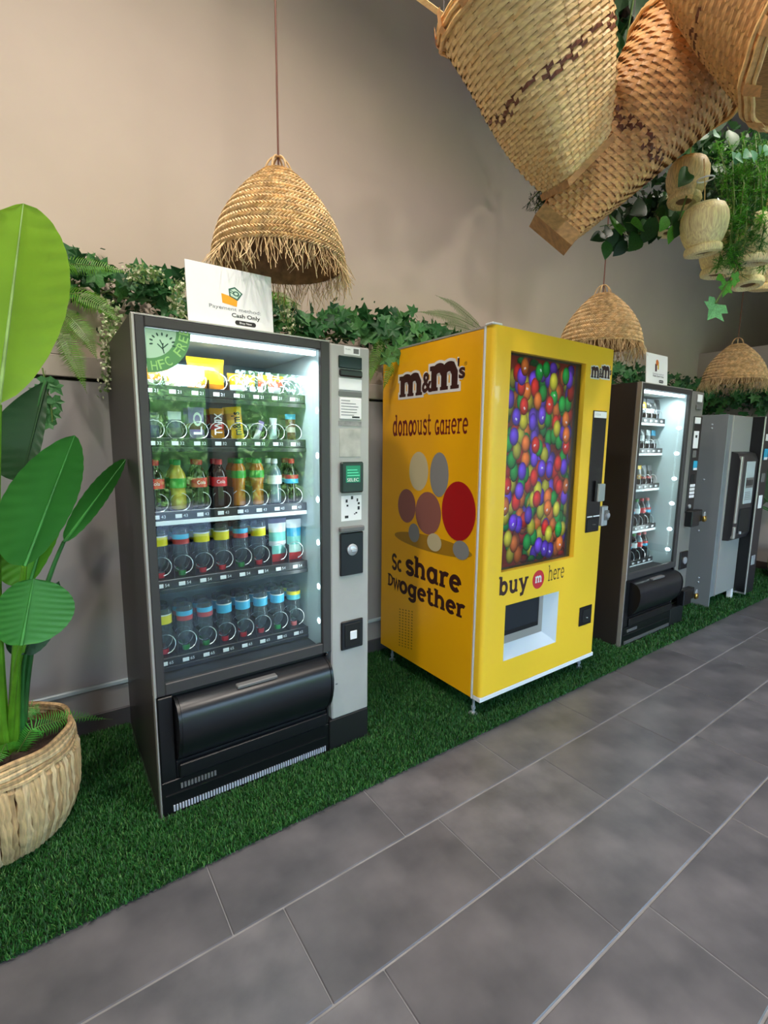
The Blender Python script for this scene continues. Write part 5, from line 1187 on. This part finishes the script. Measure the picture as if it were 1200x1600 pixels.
def feathery(label, base, stems, mats, group=None, needle=.035, dens=70):
    base = Vector(base); t = thing('feathery_fern', label, 'fern', base, 0, group)
    for st in stems:
        P = [Vector(p) - base for p in st]; m = rg.choice(mats)
        b = MB(); b.tube(P, .0022, STEM, 4)
        for k in range(dens):
            q = rg.uniform(.03, .999) * (len(P) - 1); i = min(int(q), len(P) - 2); c = P[i].lerp(P[i + 1], q - i); d = (rv().normalized() + (P[i + 1] - P[i]).normalized() * .5).normalized() * needle * rg.uniform(.6, 1.3)
            b.tube([c, c + d], .0008, m, 3, caps=False)
            for z in range(7):
                f = rg.uniform(.2, 1); e = rv().normalized() * .014; w_ = e.cross(d).normalized() * .0011; b.add([c + d * f - w_, c + d * f + w_, c + d * f + e], [(0, 1, 2)], m)
        b.obj('frond', t, False)
    return t
S_ = atd
lv = []
for k in range(46):
    q = rg.random(); px, py = rg.uniform(945, 1075), 0; py = 372 - (px - 940) * .42 + rg.uniform(-26, 22)
    lv.append((S_(px, py, rg.uniform(2.12, 2.4)), (rg.uniform(-1, .4), rg.uniform(-.4, .4), rg.uniform(-1, .3)), (-.4, -1, rg.uniform(-.3, .5)), rg.uniform(.07, .12), rg.choice(OVD + [OVB if k % 9 == 0 else OVD[0]])))
lv.append((S_(958, 350, 2.12), (1, 0, .1), (-.3, -1, .5), .13, IVM_B)); lv.append((S_(985, 348, 2.1), (1, -.2, .0), (-.3, -1, .5), .11, OVB))
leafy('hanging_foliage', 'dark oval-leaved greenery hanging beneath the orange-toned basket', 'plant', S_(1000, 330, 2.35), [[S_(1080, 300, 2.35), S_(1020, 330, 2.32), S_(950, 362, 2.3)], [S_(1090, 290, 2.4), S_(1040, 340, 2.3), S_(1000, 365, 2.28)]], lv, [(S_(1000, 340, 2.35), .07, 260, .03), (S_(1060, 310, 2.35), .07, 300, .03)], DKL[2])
lv = []
for k in range(70):
    px, py = rg.uniform(1065, 1225), rg.uniform(195, 330); lv.append((S_(px, py, rg.uniform(2.15, 2.5)), (rg.uniform(-1, 1), rg.uniform(-.4, .4), rg.uniform(-1, .4)), (-.4, -1, rg.uniform(-.4, .5)), rg.uniform(.07, .13), rg.choice(OVD)))
for px, py in ((1098, 208), (1106, 196), (1115, 212), (1090, 200), (1172, 238), (1160, 250), (1185, 228), (1196, 244), (1180, 255), (1150, 258)): lv.append((S_(px, py, 2.0), (rg.uniform(-1, 1), 0, rg.uniform(-.6, .6)), (-.3, -1, .3), .055, OVE))
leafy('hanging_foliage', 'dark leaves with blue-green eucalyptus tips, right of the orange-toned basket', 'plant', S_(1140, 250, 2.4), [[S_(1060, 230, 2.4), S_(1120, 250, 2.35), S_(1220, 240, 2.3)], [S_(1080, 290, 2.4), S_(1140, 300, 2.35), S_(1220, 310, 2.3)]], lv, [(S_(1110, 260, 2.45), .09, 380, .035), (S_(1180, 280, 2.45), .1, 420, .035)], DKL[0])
lv = []
for px, py, s in ((948, 95, .20), (955, 60, .16), (985, 90, .18), (1010, 40, .2), (1030, 70, .2), (965, 20, .2), (1000, 5, .2), (940, 30, .18), (1040, 20, .2)): lv.append((S_(px, py, 2.35), (rg.uniform(-.6, .6), 0, rg.uniform(.2, 1)), (-.4, -1, -.2), s, BIGL if py != 60 else OVD[1]))
for k in range(30): lv.append((S_(rg.uniform(930, 1060), rg.uniform(-50, 110), rg.uniform(2.5, 2.75)), rv(), (-.4, -1, -.3), rg.uniform(.14, .22), rg.choice(OVD)))
leafy('hanging_foliage', 'shaded large leaves in the gap between the pale and the orange-toned basket', 'plant', S_(990, 40, 2.6), [[S_(985, -60, 2.3), S_(990, 0, 2.3), S_(978, 65, 2.3)], [S_(1040, -60, 2.5), S_(990, 20, 2.5), S_(940, 100, 2.45)], [S_(930, 30, 2.5), S_(960, 0, 2.5), S_(1020, -30, 2.5)]], lv, [(S_(990, 20, 2.7), .13, 700, .06)], mat('shaded_twig_leaf', (64, 50, 40), .8))  # shade of the gap is put into these dark leaf and twig colours
st = []
for k in range(54):
    x0, y0 = rg.uniform(1118, 1230), rg.uniform(205, 290); x1 = x0 + rg.uniform(-20, 20); y1 = y0 + rg.uniform(80, 150)
    if x1 < 1125: x1 = 1125
    d = rg.uniform(1.9, 2.1); st.append([S_(x0, y0, d + .15), S_((x0 + x1) / 2 + 6, (y0 + y1) / 2 - 12, d + .02), S_(x1, y1 - 10, d), S_(x1 - 3, y1 + 10, d)])
feathery('bright feathery fern hanging in front of the straw pots at the right edge', S_(1180, 240, 2.1), st, ASP, dens=80)
st = []
for k in range(12):
    x0, y0 = rg.uniform(845, 880), rg.uniform(245, 290); st.append([S_(x0, y0, 2.05), S_(x0 - rg.uniform(0, 14), y0 + 25, 2.03), S_(x0 - rg.uniform(4, 24), y0 + rg.uniform(45, 75), 2.03)])
feathery('dark feathery tuft peeping out left of the orange-toned basket base', S_(860, 260, 2.05), st, [MOSS], needle=.028, dens=34)
lv = [(S_(1122, 474, 2.0), (-.75, 0, -.75), (-.4, -1, .35), .105, IVM_M), (S_(1135, 440, 2.0), (-.2, 0, -1), (-.3, -1, .4), .07, IVM_B), (S_(1148, 428, 2.0), (.3, 0, -1), (-.3, -1, .4), .06, IVM_B), (S_(1130, 432, 2.0), (-.8, 0, -.3), (-.3, -1, .4), .05, OVB)]
leafy('ivy_sprig', 'pale green ivy sprig with one large leaf dangling below the straw pots', 'ivy', S_(1150, 400, 2.05), [[S_(1160, 380, 2.05), S_(1150, 420, 2.02), S_(1132, 450, 2.0), S_(1118, 474, 2.0)]], lv)
lv = [(S_(1078, 262, 1.98), (-.6, 0, -.8), (-.3, -1, .4), .10, OVD[1])]
for px, py in ((1055, 330), (1062, 345), (1050, 352), (1070, 338), (1075, 352), (1042, 338), (1085, 335)): lv.append((S_(px, py, 1.99), (rg.uniform(-.6, .6), 0, -.8), (-.3, -1, .4), .07, rg.choice([OVD[1], OVB, OVD[0]])))
leafy('hanging_foliage', 'short leafy twig between the two upper straw pots', 'plant', S_(1070, 290, 2.1), [[S_(1085, 262, 2.02), S_(1075, 300, 2.0), S_(1060, 345, 2.0)]], lv)
